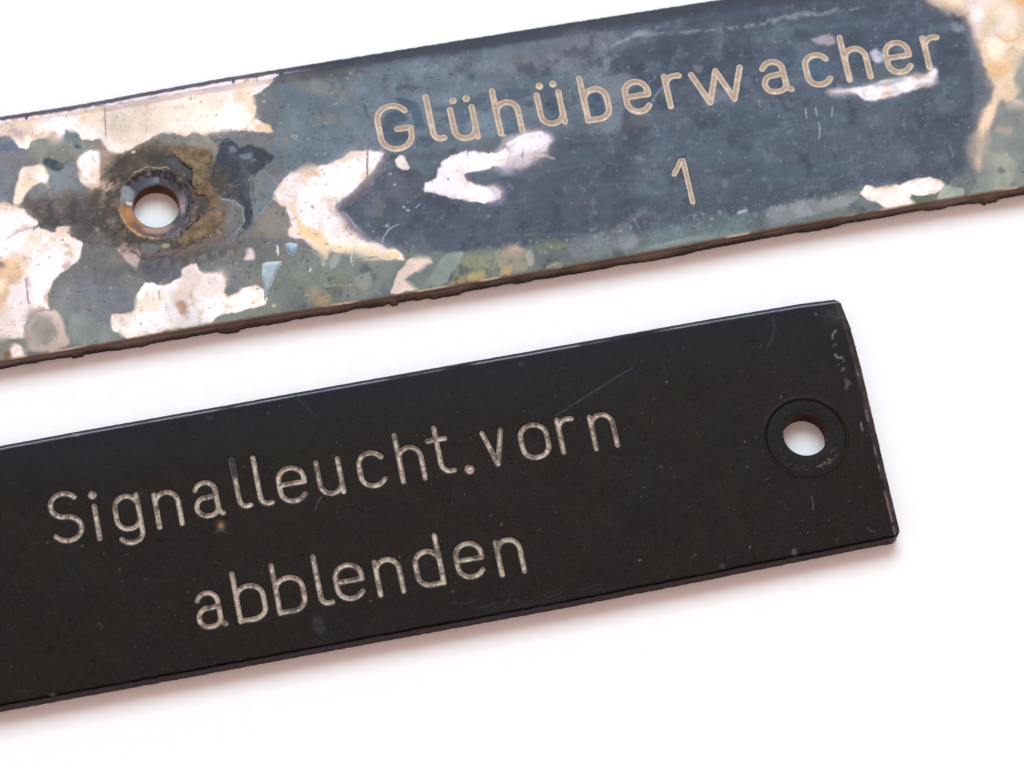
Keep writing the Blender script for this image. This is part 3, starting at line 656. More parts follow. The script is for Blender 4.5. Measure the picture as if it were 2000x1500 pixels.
P.line('s', [(1040, 370), (1025, 420), (1045, 490)], 2, (190, 198, 192), .8, 1)
P.line('s', [(1080, 430), (1180, 412), (1300, 405)], 1.8, (100, 104, 96), .7, 1)
P.poly('s', [(750, 430), (775, 470), (765, 500), (745, 480)], (206, 206, 200), 2.4000000000000004, .62, 1)
P.line('s', [(760, 690), (900, 680), (1040, 690)], 1.8, (150, 150, 130), .7, 2)
P.line('s', [(540, 330), (640, 350), (740, 410)], 1.6, (190, 180, 150), .5, 2)
P.poly('s', [(0, 940), (120, 900), (300, 860), (340, 950), (0, 1020)], (112, 120, 104), 4.5, .62, 4)
P.blob('s', (630, 530), (14, 24), (190, 200, 196), alpha=.8, warp=1); P.blob('s', (612, 515), (12, 20), (70, 78, 76), alpha=.8, warp=1)
P.blob('s', (275, 885), (22, 18), (180, 186, 160), alpha=.7, warp=2)
P.poly('z3', [(300, 440), (430, 330), (530, 340), (552, 430), (540, 540), (440, 560), (330, 540)], (128, 122, 112), 5, .8, 5, var=.1)
P.poly('z3', [(300, 200), (330, 130), (400, 110), (470, 200), (440, 290), (360, 400), (310, 430), (300, 330)], (108, 122, 130), 3, .85, 4, rim=((140, 158, 166), 1.2, .5))
# dark torn star
P.poly('z1', [(1425, 600), (1480, 565), (1560, 620), (1640, 615), (1720, 640), (1785, 690), (1755, 730), (1690, 780), (1645, 850), (1635, 960), (1652, 1050), (1642, 1120), (1605, 1180), (1570, 1150), (1592, 1100), (1580, 1010), (1500, 960), (1440, 950), (1395, 900), (1370, 820), (1395, 740), (1420, 680)], (44, 50, 62), 2.2, 1, 5, h=-.8, var=.15, rim=((96, 118, 128), 1.2, .35))
P.poly('z1', [(1360, 740), (1480, 760), (1500, 900), (1420, 940), (1350, 880)], (64, 54, 44), 9, .8, 5)
P.poly('z1', [(1490, 620), (1530, 612), (1548, 650), (1500, 665)], (104, 112, 122), 1.5, .9, 2)
P.poly('z1', [(1550, 680), (1640, 655), (1645, 690), (1580, 708)], (112, 124, 130), 1.5, .9, 2)
P.line('z1', [(1370, 560), (1395, 590), (1440, 575), (1500, 585)], 3, (70, 86, 92), .8, 4)
P.line('z1', [(1600, 1170), (1560, 1190), (1535, 1220), (1560, 1250), (1585, 1230)], 4, (52, 70, 84), .95, 3)
P.line('z1', [(1440, 960), (1520, 965), (1580, 1020), (1592, 1100), (1540, 1180)], 1.8, (150, 166, 174), .8, 2)
P.line('z1', [(1655, 800), (1630, 880), (1650, 1000), (1660, 1090)], 1.6, (140, 158, 166), .6, 2)
# blue-dark chips in the lacquer round the letters
DKB = (62, 80, 98)
P.poly('z2', [(830, 760), (900, 720), (960, 730), (985, 780), (900, 810), (890, 840), (985, 850), (990, 910), (920, 940), (850, 920), (815, 840)], (58, 72, 88), 3, .9, 3)
P.poly('z2', [(890, 625), (930, 630), (1060, 670), (1080, 740), (1120, 840), (1040, 840), (1010, 750), (920, 660)], DKB, 2.5, .85, 3, rim=((120, 138, 150), 1, .4))
P.poly('z2', [(680, 660), (720, 690), (745, 760), (740, 790), (700, 740)], (46, 70, 88), 2, .9, 4, rim=((130, 160, 176), 1, .4))
P.poly('z2', [(1060, 890), (1130, 880), (1160, 930), (1110, 960), (1070, 930)], DKB, 2.5, .8, 3)
P.poly('z2', [(1150, 690), (1260, 700), (1300, 640), (1400, 640), (1520, 580), (1560, 580), (1780, 570), (1800, 620), (1700, 650), (1560, 660), (1500, 740), (1420, 700), (1380, 800), (1300, 800), (1260, 730), (1160, 730)], (70, 82, 98), 3, .75, 4)
P.poly('z2', [(1380, 480), (1430, 485), (1410, 540)], (62, 84, 104), 1.8, .9, 2)
P.poly('z2', [(840, 480), (880, 490), (850, 540), (810, 560)], (78, 84, 98), 2, .7, 3)
P.poly('z2', [(1590, 720), (1680, 690), (1720, 800), (1740, 870), (1620, 880)], (74, 92, 108), 3, .6, 3)
P.poly('z4', [(150, 560), (280, 540), (290, 620), (310, 760), (250, 800), (180, 760), (170, 640)], (68, 84, 100), 3, .7, 3)
P.poly('z4', [(490, 620), (560, 600), (600, 660), (600, 740), (530, 770), (490, 740)], (50, 66, 90), 2.5, .9, 3)
P.poly('z4', [(760, 590), (820, 550), (870, 580), (880, 620), (770, 630)], (56, 78, 86), 2, .9, 2)
P.poly('z5', [(180, 380), (240, 340), (300, 370), (400, 400), (400, 470), (300, 560), (240, 520), (160, 420), (120, 470)], (60, 84, 104), 3, .7, 4)
P.poly('z5', [(790, 330), (850, 300), (900, 330), (920, 370), (790, 380)], (58, 76, 98), 2, .9, 2)
P.poly('z2', [(240, 540), (400, 520), (560, 560), (500, 620), (420, 620), (280, 590)], (128, 130, 118), 6, .55, 6, var=.2)
P.poly('z2', [(120, 520), (300, 490), (600, 450), (760, 460), (600, 500), (340, 520), (140, 540)], (84, 74, 66), 5, .7, 5)
P.line('z2', [(180, 480), (330, 455), (490, 430)], 2.2, (176, 150, 138), .75, 2)
P.blob('z2', (625, 470), (22, 24), (140, 120, 118), alpha=.6)
P.line('z2', [(720, 1200), (735, 900), (760, 760), (845, 620), (880, 480)], 1.6, (96, 96, 104), .55, 2)
P.line('z4', [(410, 140), (480, 195)], 2, (120, 108, 100), .8, 1); P.line('z4', [(595, 285), (605, 320)], 1.6, (150, 140, 136), .8, 1)
P.line('z4', [(910, 660), (980, 560)], 2.2, (150, 154, 166), .7, 1)
P.col *= (1 + .16 * fbm(X, Y, 120, 301, 3) + .10 * fbm(X, Y, 34, 302, 4, .6) * (P.col.mean(1) < .62))[:, None]
P.noise((146, 134, 118), 46, .12, .6, .35, 303, mask=(X < 760).astype(float) * (P.col.mean(1) < .6))
P.noise((88, 96, 108), 30, .15, .6, .4, 304, mask=(X < 760).astype(float) * (P.col.mean(1) < .6))
def streaks(p, X, Y, color, across, along, lo, hi, alpha, seed, mask):
    m = sstep(lo, hi, fbm((X - .16 * Y) * across / along, Y + .165 * X, across, seed, 4, .6)) * alpha * mask
    p.apply(np.arange(p.n), m, color)
slate = sstep(600, 760, X) * sstep(.46, .38, P.col.mean(1)) * sstep(18, 60, P1.dB)
streaks(P, X, Y, (104, 122, 134), 7, 60, .15, .7, .28, 401, slate)
streaks(P, X, Y, (58, 62, 78), 9, 90, .15, .65, .3, 402, slate)
streaks(P, X, Y, (96, 86, 98), 22, 120, .05, .6, .3, 403, slate)
streaks(P, X, Y, (70, 100, 106), 26, 150, .1, .6, .28, 404, slate)
pale = (P.col.mean(1) > .72).astype(float)
P.noise((226, 202, 168), 60, .0, .5, .6, 405, mask=pale * (X < 720))
P.noise((222, 216, 224), 30, .1, .6, .5, 406, mask=pale)
P.noise((190, 164, 140), 26, .28, .6, .5, 408, mask=pale * (X < 720))
P.noise((150, 132, 120), 5, .42, .62, .5, 407, mask=pale)
# worn hazy speckle along the lower border of the dark field
haze = sstep(0, 1, 1 - np.abs((Y - (498 - (X - 950) * .165)) / 34)) * (X > 950) * (X < 1700)
P.noise((158, 160, 168), 7, .22, .5, .8, 61, mask=haze)
P.noise((104, 118, 128), 26, .05, .5, .45, 62, mask=(X > 1150).astype(float) * (X < 1900) * (P.col.mean(1) < .55))
P.noise((44, 50, 62), 34, .1, .55, .5, 63, mask=(X > 640).astype(float) * (X < 1900) * (P.col.mean(1) < .5))
P.noise((128, 140, 150), 9, .36, .6, .5, 64, mask=(P.col.mean(1) < .46).astype(float))
P.noise((38, 42, 50), 6, .36, .6, .55, 65, mask=(P.col.mean(1) < .5).astype(float))
P.noise((204, 186, 168), 30, .15, .6, .35, 66, mask=(P.col.mean(1) > .75).astype(float))
P.noise((196, 180, 182), 9, .45, .7, .2, 67, mask=(P.col.mean(1) > .75).astype(float))
edge_band = np.abs(fbm(X, Y, 26, 501, 4, .6)) < .05
for cc_, seed_, x0_, x1_ in (((128, 126, 118), 502, 0, 700), ((74, 84, 96), 503, 500, 1200), ((196, 184, 172), 504, 0, 700)):
    P.noise(cc_, 12, .30, .42, .55, seed_, mask=(edge_band * (X > x0_) * (X < x1_)).astype(float))
# scratches and specks
rs = np.random.RandomState(4)
for _ in range(24):
    x = rs.uniform(680, 1880); y = 330 - (x - 1300) * .16 + rs.uniform(-150, 160); a = rs.normal(1.2, .5); l = rs.uniform(6, 26)
    P.line('p', [(x, y), (x + math.cos(a) * l, y + math.sin(a) * l)], 1.5, (150, 158, 172), rs.uniform(.2, .6), 1)
for _ in range(26):
    x = rs.uniform(1000, 1830); y = 300 - (x - 1300) * .16 + rs.uniform(-150, 160); l = rs.uniform(10, 60)
    P.line('p', [(x, y), (x + l, y - l * rs.uniform(.15, .6))], 1.4, (46, 52, 64), rs.uniform(.2, .55), 1)
for z_, pp in (('z5', [(245, 710), (252, 770)]), ('z5', [(310, 700), (318, 750)]), ('z5', [(330, 800), (340, 860), (332, 900)]), ('z5', [(420, 700), (415, 760)]),
               ('z3', [(1155, 580), (1165, 540), (1200, 490), (1260, 460)]), ('z3', [(900, 380), (940, 420), (990, 480)]), ('z3', [(1380, 350), (1400, 330)])):
    P.line(z_, pp, 1.7, (176, 184, 198), .7, 1)
for cx_, cy_ in ((705, 640), (720, 645), (770, 360), (762, 340), (790, 404), (797, 410), (755, 440), (985, 265)):
    P.blob('p', (cx_, cy_ - 0), (3.2, 2.4), (206, 208, 218), alpha=.75, warp=2)
P.specks(230, (640, 0, 1900, 500), (188, 196, 206), (1.3, 2.1), .75, 21)
P.specks(110, (500, 100, 1900, 500), (34, 36, 44), (1.1, 2.4), .7, 22)
P.specks(190, (0, 180, 700, 700), (70, 60, 58), (1.0, 2.2), .7, 23)
P.specks(60, (1150, 60, 1860, 420), (124, 134, 146), (4, 9), .35, 24)
P.specks(60, (400, 400, 1000, 620), (90, 84, 78), (1.2, 2.2), .8, 25)
P.poly('z4', [(690, 860), (760, 760), (860, 770), (900, 800), (820, 830), (730, 850)], (78, 76, 80), 4, .5, 5)
P.poly('z5', [(600, 540), (700, 520), (760, 540), (860, 500), (900, 520), (760, 570)], (128, 140, 150), 5, .5, 6)
# dark line at the front arris, pale nicks on it
e = (1 - sstep(1.5, 5.5, P1.dB)); P.apply(np.arange(P.n), e * .75, (120, 100, 82))
e2 = (1 - sstep(0.5, 3, np.abs(P1.dB - 2.4))) * sstep(.1, .4, fbm(X, Y * 0, 60, 77, 3)); P.apply(np.arange(P.n), e2 * .9, (206, 186, 164))
e3 = (1 - sstep(11, 13.5, P1.dT + 1.5 * fbm(X, Y * 0, 8, 78, 3))) * (X < 545); P.apply(np.arange(P.n), e3, (84, 76, 88), var=.25)
e5 = np.exp(-((P1.dT - 15.5) / 2.2) ** 2) * (X < 545) * sstep(-.5, .1, fbm(X, Y * 0, 9, 79, 3)); P.apply(np.arange(P.n), e5 * .9, (244, 240, 250))  # same back-edge highlight painted in, broken up below the lip
for nx in (52, 456):
    P.apply(np.arange(P.n), (np.abs(X - nx) < 3) * (P1.dT < 19) * (P1.dT > 9) * .9, (74, 62, 78))
e6 = (1 - sstep(10, 40, P1.dT + 10 * fbm(X, Y, 70, 88, 3))) * (X >= 540) * sstep(540, 640, X); P.apply(np.arange(P.n), e6 * .8, (44, 46, 62))
e4 = (1 - sstep(1.5, 5, P1.dT)) * (X >= 500); P.apply(np.arange(P.n), e4, (44, 34, 36))
P.h += .10 * fbm(X, Y, 9, 91, 4, .55) + .8 * fbm(X, Y, 90, 92, 2)
P.h += -.5 * sstep(.62, .8, P.col.mean(1))
# --- the hole's turned countersink
rr, ra = P1.rr, P1.ra
sc_ = sstep(128, 84, rr + 26 * fbm(X, Y, 30, 701, 4, .6) - 16 * np.clip(np.sin(ra), 0, 1)) * (P.col.mean(1) < .8)
P.noise((58, 48, 41), 20, -.45, .15, .85, 702, mask=sc_)
P.noise((30, 26, 26), 8, .12, .4, .7, 703, mask=sc_)
P.noise((136, 108, 76), 10, .2, .5, .7, 704, mask=sc_)
lf_ = np.exp(-(((X - 150) / 105) ** 2 + ((Y - 425 - (X - 150) * .1) / 34) ** 2)) * (rr > 76) * (P.col.mean(1) < .75)
P.noise((60, 52, 48), 14, -.3, .3, .8, 705, mask=lf_)
bl_ = np.exp(-(((X - 370) / 130) ** 2 + ((Y - 505 + (X - 370) * .2) / 16) ** 2)) * (rr > 76) * (P.col.mean(1) < .75)
P.noise((64, 56, 54), 12, -.3, .3, .7, 706, mask=bl_)
selr = np.where(rr < 84)[0]; r_ = rr[selr]; a_ = ra[selr]
edge_ = 74 + 3 * fbm(np.cos(a_) * 40, np.sin(a_) * 40, 14, 5, 3)
inr = (1 - sstep(edge_ - 3, edge_ + 3, r_)) * (1 - .65 * sstep(.05, .4, fbm(P.x0[selr], P.y0[selr], 22, 66, 4)) * sstep(56, 70, r_))
grooves = .5 + .28 * np.sin(r_ * .8 + 2 * fbm(np.cos(a_) * 50, np.sin(a_) * 50, 30, 6, 3))
deg = np.degrees(a_) % 360
cr = mix(rgb(84, 80, 86), rgb(62, 62, 72), grooves)
cr = cr * (1 + .5 * fbm(P.x0[selr], P.y0[selr], 13, 7, 5, .7))[:, None]
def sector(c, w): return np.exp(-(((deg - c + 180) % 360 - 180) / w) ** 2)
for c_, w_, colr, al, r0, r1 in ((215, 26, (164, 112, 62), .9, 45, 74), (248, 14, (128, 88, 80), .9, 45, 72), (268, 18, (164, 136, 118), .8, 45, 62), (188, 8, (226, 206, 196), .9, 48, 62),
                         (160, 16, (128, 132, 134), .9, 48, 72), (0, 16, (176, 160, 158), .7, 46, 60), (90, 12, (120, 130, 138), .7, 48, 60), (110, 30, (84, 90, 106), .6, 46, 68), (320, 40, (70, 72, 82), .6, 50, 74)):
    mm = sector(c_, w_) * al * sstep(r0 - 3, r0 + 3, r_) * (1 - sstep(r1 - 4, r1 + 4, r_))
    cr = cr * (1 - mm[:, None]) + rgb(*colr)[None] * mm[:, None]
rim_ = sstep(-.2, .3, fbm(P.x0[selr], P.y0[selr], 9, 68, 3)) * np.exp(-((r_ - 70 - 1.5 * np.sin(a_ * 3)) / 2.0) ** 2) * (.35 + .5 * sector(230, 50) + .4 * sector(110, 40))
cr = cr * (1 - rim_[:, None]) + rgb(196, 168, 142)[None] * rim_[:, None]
P.col[selr] = P.col[selr] * (1 - inr[:, None]) + cr * inr[:, None]
P.h[selr] = P.h[selr] * (1 - inr) + inr * (-6.5 * np.clip((76 - r_) / 30, 0, 1) + .5 * (grooves - .5) * .6)
P.g[selr] = P.g[selr] * (1 - inr) + inr * .85
P.poly('h', [(1060, 230), (1160, 290), (1315, 385), (1310, 480), (1230, 470), (1180, 420), (1090, 330), (960, 260)], (40, 42, 48), 2, .9, 4, h=-1.5, var=.3)
P.poly('h', [(1370, 730), (1490, 715), (1545, 840), (1510, 950), (1420, 1020), (1350, 1100), (1330, 1000), (1390, 860)], (64, 54, 44), 3, .9, 4, h=-1, var=.3)
P.poly('h', [(1270, 540), (1370, 620), (1350, 660), (1290, 620)], (48, 32, 26), 1.5, .9, 2, h=-1)
hm = np.exp(-(((X - 290) / 170) ** 2 + ((Y - 395) / 95) ** 2)) * (rr > 74) * (P.col.mean(1) < .62)
P.noise((62, 50, 42), 10, .05, .5, .75, 101, mask=hm)
P.noise((148, 126, 100), 9, .15, .5, .7, 102, mask=hm)
P.noise((112, 84, 58), 16, .1, .5, .6, 103, mask=hm)
P.noise((40, 34, 32), 22, -.25, .35, .85, 111, mask=np.exp(-(((X - 300) / 100) ** 2 + ((Y - 345) / 38) ** 2) ** 2) * (rr > 70))
P.noise((46, 40, 38), 18, -.1, .45, .7, 112, mask=np.exp(-(((X - 170) / 110) ** 2 + ((Y - 425) / 30) ** 2)) * (rr > 76) * (P.col.mean(1) < .7))
P.noise((34, 30, 34), 14, -.1, .4, .75, 113, mask=((rr > 60) * (rr < 84) * np.clip(np.sin(ra) + .6, 0, 1)))
P.noise((206, 176, 146), 7, .3, .55, .35, 114, mask=((rr > 64) * (rr < 80)).astype(float))
P.poly('h', [(330, 270), (500, 200), (750, 140), (960, 130), (1080, 220), (1170, 300), (1190, 430), (1080, 400), (900, 360), (750, 370), (580, 420), (480, 480), (400, 500), (350, 400)], (80, 65, 50), 7, .85, 7, var=.5)
P.poly('h', [(850, 190), (1060, 200), (1160, 300), (1300, 400), (1270, 500), (1130, 440), (950, 370)], (52, 54, 58), 4, .85, 6, var=.4)
P.line('h', [(1080, 230), (1150, 295), (1220, 355), (1300, 400)], 2.2, (14, 14, 18), .95, 3, h=-2)
P.line('h', [(1255, 560), (1300, 620), (1350, 660)], 2.6, (24, 14, 12), .95, 3, h=-2)
P.line('h', [(1340, 720), (1400, 745), (1480, 730)], 1.8, (20, 15, 12), .95, 3, h=-2)
P.line('h', [(1400, 1010), (1350, 1090), (1280, 1130), (1230, 1200)], 2.0, (28, 22, 18), .9, 3, h=-1)
P.poly('h', [(380, 640), (440, 610), (560, 690), (530, 790), (430, 800), (370, 740)], (136, 146, 148), 2.5, .9, 3)
P.poly('h', [(430, 815), (520, 825), (515, 865), (460, 850)], (240, 222, 212), 1.5, .9, 1.5)  # white glint painted on the countersink
P.poly('h', [(370, 900), (420, 850), (520, 900), (545, 980), (580, 1080), (640, 1200), (600, 1260), (470, 1180), (400, 1060)], (160, 108, 56), 4, .85, 5, var=.4)
P.poly('h', [(540, 1060), (640, 1130), (655, 1240), (590, 1230), (520, 1140)], (100, 66, 60), 2.5, .85, 3, var=.2)
P.poly('h', [(640, 1150), (820, 1165), (1000, 1110), (1070, 1120), (960, 1210), (720, 1240)], (154, 128, 114), 3, .8, 3, var=.2)
P.line('h', [(540, 450), (660, 390), (780, 375), (900, 385), (1000, 400)], 1.6, (190, 166, 150), .75, 4, breakup=.0)
P.line('h', [(360, 930), (400, 1060), (500, 1190), (640, 1270), (800, 1300)], 1.8, (196, 164, 130), .8, 3, breakup=-.1)
P.poly('h', [(790, 500), (870, 500), (870, 570), (800, 570)], (128, 138, 146), 2, .7, 2)
P.poly('h', [(1140, 850), (1200, 840), (1200, 960), (1150, 1000)], (176, 158, 156), 3, .7, 3)
P.poly('h', [(640, 1350), (850, 1365), (900, 1430), (800, 1500), (640, 1490)], (112, 114, 112), 3, .8, 4)
P.blob('h', (950, 1400), (60, 40), (150, 160, 136), alpha=.8, var=.4)
# cracks in the crust
for z_, pp in (('z1', [(1180, 1290), (1240, 1270), (1300, 1260), (1330, 1215), (1360, 1215)]), ('z1', [(840, 1290), (870, 1310), (920, 1335), (1000, 1350), (1100, 1345), (1180, 1310)])):
    P.line(z_, pp, 2.1, (60, 48, 40), .8, 7, h=-.5)
P.line('z1', [(960, 1330), (1150, 1320), (1300, 1270), (1440, 1230)], 6, (108, 92, 90), .7, 6)
P.blob('z1', (1085, 1265), (30, 24), (150, 156, 130), alpha=.8)
P.blob('z1', (870, 655), (16, 10), (226, 206, 190), alpha=.9, warp=1)
P1.z += P.h
P1.carve(let1, W1)
P1.build(plate1, M_old, P.col, P.g)

CHIPS = [(fr1.uv(a, 600 - a * .16 + 90)[0], b, c) for a, b, c in ((147, 14, 4), (250, 40, 2), (446, 26, 5), (520, 60, 2.5), (770, 9, 5), (871, 40, 4.5), (1020, 24, 4), (1130, 90, 2), (1300, 70, 2.5), (1610, 50, 3), (1835, 26, 2.5), (1940, 20, 7))]
def shape1(s, Pp, nr, ar, k):
    n = len(ar); front = nr[:, 1] < -.7
    lam = fbm(ar, ar * 0 + k * 40, 60, 4, 4, .6)
    chips = sstep(.18, .42, fbm(ar, ar * 0, 62, 8, 4, .55)) * .7 + .25 * fbm(ar, ar * 0, 150, 19, 2); lump = fbm(ar, ar * 0, 11, 18, 3)
    out = .5 * lam - 1.2 * k + np.where(front, (k > .6) * np.clip(chips, 0, 1) * 3, 0) + .8 * fbm(ar, ar * 0 + k * 9, 5, 6, 3)
    for c_, w_, a_ in CHIPS:
        out = out + np.where(front & (k > .45), a_ * sstep(w_, w_ * .6, np.abs(Pp[:, 0] - c_ + 3 * lump)) * (1 + .35 * lump), 0)
    out = out * min(1, k * 8)
    zb = 1.0 + np.where(front, np.clip(-fbm(ar, ar * 0, 90, 28, 3) * 16 - 3, 0, 6), 0) + np.clip(lump, 0, 1) * 1.5
    t = np.clip(.5 + lam * .8 + (.35 if .2 < k < .5 else -.15), 0, 1)
    c = mix(rgb(62, 48, 46), rgb(124, 104, 96), t)
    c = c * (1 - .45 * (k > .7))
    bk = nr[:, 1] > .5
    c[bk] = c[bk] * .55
    return out, zb, c, np.full(n, .35)
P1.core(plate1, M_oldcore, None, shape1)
P1.hole_wall(plate1, M_oldcore, lambda a, k: mix(rgb(96, 52, 18), rgb(170, 112, 48), np.clip(.35 + .5 * np.sin(a * 7 + 1) * .4 + .5 * fbm(a * 9, a * 0 + k * 20, 5, 3, 3) + .3 * (np.cos(a) ** 2), 0, 1)) * (.55 + .45 * abs(k - .2)), lambda a: a * 0 - 6.4)

def tan_letter(u, v, q, seed):
    n = fbm(u, v, 10, seed + 50, 4, .6)
    base = mix(rgb(218, 206, 188), rgb(196, 182, 162), np.clip(.5 + n, 0, 1))
    centre = np.exp(-(q / .20) ** 2) * .6 * sstep(-.6, -.1, n)
    base = base * (1 - centre[:, None]) + rgb(122, 94, 84)[None] * centre[:, None]
    rim = sstep(.84, 1, q) * .5
    base = base * (1 - rim[:, None]) + rgb(112, 116, 118)[None] * rim[:, None]
    dk = sstep(.62, .8, fbm(u, v, 5, seed + 9, 3)) * .8
    base = base * (1 - dk[:, None]) + rgb(70, 60, 56)[None] * dk[:, None]
    return base, np.full(len(u), .4)
def one_letter(u, v, q, seed):
    c, g = tan_letter(u, v, q, seed)
    lo_ = 1 - sstep(-30, -24, v - fr1.uv(1351, 366)[1] + 24)
    c = c * (1 - .7 * lo_[:, None]) + rgb(124, 128, 130)[None] * .7 * lo_[:, None]
    return c, g
names1 = list('Gl') + ['ü', 'h', 'ü'] + list('berwacher1')
for i, ((g, lines), nm) in enumerate(zip(let1, names1)):
    build_letter(fr1, plate1, g, lines, W1 if g != '1' else W1 * .82, M_oldletter, one_letter if g == '1' else tan_letter, 'tan engraved %s %s' % ('number' if nm == '1' else 'letter', nm), 100 + i)

# crust of old glue round the hole and lifted clear flakes: thin slabs with an outline of their own
def slab(fr, parent, name, z, pts, h, colour, mat, warp=3.0, cell=1.8, dome=.5, seed=0, lift=.0, label=None, edge=2.5, rough=.35):
    p = chaikin(zpt(z, pts)); loc = fr.uv(p[:, 0], p[:, 1])
    lo = loc.min(0) - 6; hi = loc.max(0) + 6
    us = np.arange(lo[0], hi[0], cell); vs = np.arange(lo[1], hi[1], cell)
    U, V = np.meshgrid(us, vs, indexing='ij'); U = U.ravel(); V = V.ravel()
    sd = poly_sd(U + warp * fbm(U, V, 9, seed, 4, .6), V + warp * fbm(U, V, 9, seed + 7, 4, .6), loc)
    f = grid_faces(len(us), len(vs)); f = f[(sd[f] > 0).any(1)]
    used = np.unique(f); remap = np.zeros(len(U), np.int64); remap[used] = np.arange(len(used))
    s_ = np.clip(sd[used], 0, None)
    zz = np.where(s_ > 0, h * (dome + (1 - dome) * sstep(0, edge * 3, s_)) * sstep(0, edge, s_ + .6), -1.2)
    zz = zz + np.where(s_ > 0, h * rough * fbm(U[used], V[used], 6, seed + 3, 4, .6), 0) + lift
    c, g = colour(U[used], V[used], s_)
    o = mesh_from(name, np.stack([U[used] * S, V[used] * S, THICK + zz * S], -1), remap[f], mat, parent, c, g)
    if label: o['label'] = label
    return o
def crust_col(u, v, s):
    n = fbm(u, v, 12, 40, 4, .65)
    c = mix(rgb(104, 88, 66), rgb(146, 130, 106), np.clip(.5 + n, 0, 1))
    d = sstep(.35, .6, fbm(u, v, 6, 44, 3)) * .5
    return c * (1 - d[:, None] * .6), np.full(len(u), .2)
slab(fr1, plate1, 'glue_crust', 'h', [(960, 130), (1200, 110), (1450, 130), (1560, 180), (1580, 300), (1470, 380), (1480, 480), (1560, 640), (1640, 760), (1620, 900), (1540, 940), (1530, 840), (1480, 730), (1380, 720), (1330, 640), (1290, 560), (1320, 480), (1310, 390), (1200, 320), (1100, 230)], 2.6, crust_col, M_crust, seed=3, label='flaking tan glue crust right of the hole')
slab(fr1, plate1, 'glue_crust', 'h', [(1540, 960), (1740, 950), (1720, 1080), (1600, 1180), (1540, 1260), (1440, 1280), (1350, 1360), (1180, 1400), (1090, 1330), (1190, 1260), (1290, 1140), (1400, 1080), (1420, 1010)], 2.6, crust_col, M_crust, seed=13, label='tan glue crust below the hole')

def flake_col(inner, rim):
    def f(u, v, s):
        t = 1 - sstep(.8, 3.0, s)
        return mix(rgb(*inner), rgb(*rim), t * .85) * (1 + .15 * fbm(u, v, 9, 5, 3))[:, None], np.full(len(u), .9)
    return f
slab(fr1, plate1, 'lacquer_flake', 's', [(380, 275), (430, 265), (515, 280), (500, 340), (455, 410), (410, 370), (380, 320)], 1.1, flake_col((104, 132, 150), (170, 184, 186)), M_shard, warp=1, cell=1.2, rough=.04, seed=5, label='small blue glassy lacquer flake')
slab(fr1, plate1, 'lacquer_flake', 's', [(155, 470), (250, 450), (365, 445), (310, 560), (250, 690), (185, 850), (175, 720), (150, 600)], 1.1, flake_col((122, 138, 144), (162, 172, 170)), M_shard, warp=1, cell=1.2, rough=.04, seed=6, label='long pale triangular lacquer flake')
slab(fr1, plate1, 'lacquer_flake', 's', [(300, 285), (320, 295), (330, 390), (315, 410), (290, 360)], .9, flake_col((150, 156, 156), (200, 204, 200)), M_shard, warp=1, cell=1.0, rough=.04, seed=8, label='thin pale lacquer flake')

# ================================================================== PLATE 2: black, two lines
fr2 = Frame(12.1, (1573, 848))
plate2 = fr2.empty('label_plate')
plate2['label'] = 'black label plate engraved Signalleucht.vorn abblenden with clean hole at right end'
plate2['category'] = 'label plate'; plate2['group'] = 'engraved label plates lying side by side'
H2 = 97.0
spec2 = [('S', 128, 1011, .98), ('i', 189.5, 1020, 1), ('g', 249, 1002, 1), ('n', 328, 994, .98), ('a', 404.5, 975, 1), ('l', 461, 945, 1), ('l', 502.5, 940, 1),
         ('e', 570.5, 946.5, 1.1), ('u', 644, 932, .95), ('c', 727, 917, 1.08), ('h', 803, 906, .96), ('t', 856, 880, 1), ('.', 917, 917.5, 1), ('v', 966, 875, .92),
         ('o', 1044, 862, 1.15), ('r', 1094, 852, .95), ('n', 1178.5, 842, .95),
         ('a', 409, 1191, 1), ('b', 490, 1177, 1.15), ('b', 567, 1161, 1.15), ('l', 620, 1134, 1), ('e', 682.5, 1136.5, 1.12), ('n', 759.5, 1126, 1.0), ('d', 837, 1110, 1.06),
         ('e', 917, 1094.5, 1.1), ('n', 995.8, 1087, .98)]
names2 = list('Signalleucht.vornabblenden')
W2 = 5.8
let2 = letter_lines(fr2, spec2, H2, math.radians(-0.6), None)
uL2 = fr2.uv(-330, 1150)[0]; uR2 = fr2.uv(1705, 830)[0]
P2 = Plate(fr2, [(0, 867.5), (150, 839.5), (400, 795.5), (650, 750.5), (1000, 688.5), (1400, 617.5), (1560, 590.5), (1700, 572.5)],
           [(0, 1379), (350, 1315), (700, 1250), (1100, 1177), (1400, 1118), (1600, 1078), (1760, 1046)],
           uL2, uR2, 2.0, ((1573.5, 848), 43.5), ((10, 10, 1.2), (2.5, 3, 1.5), (9, 5, 1.5)),
           right=[(1640, 570), (1645, 596), (1662, 640), (1681, 710), (1702, 800), (1723, 890), (1742, 970), (1759, 1040), (1763, 1060)], corner=15, fine=(fr2.uv(-20, 1100)[0], uR2), jag=(.5, 1.3))
P2.ring()
Q = Paint(P2.px, P2.py, (47, 39, 35)); Q.g[:] = .75
X, Y = Q.x0, Q.y0
Q.noise((58, 41, 37), 80, 0, .6, .5, 31); Q.noise((48, 45, 31), 55, .05, .5, .65, 32); Q.noise((40, 42, 46), 70, .15, .6, .45, 33); Q.noise((54, 42, 35), 30, .1, .7, .4, 36); Q.noise((40, 44, 34), 20, .1, .6, .5, 37)
Q.noise((62, 60, 58), 4.5, .2, .6, .5, 34)
Q.noise((16, 15, 16), 5, .2, .6, .6, 35)
up_ = sstep(150, 0, P2.dT); Q.apply(np.arange(Q.n), up_ * .65, (40, 45, 58))  # bluish reflection painted into the face, stronger towards the back edge
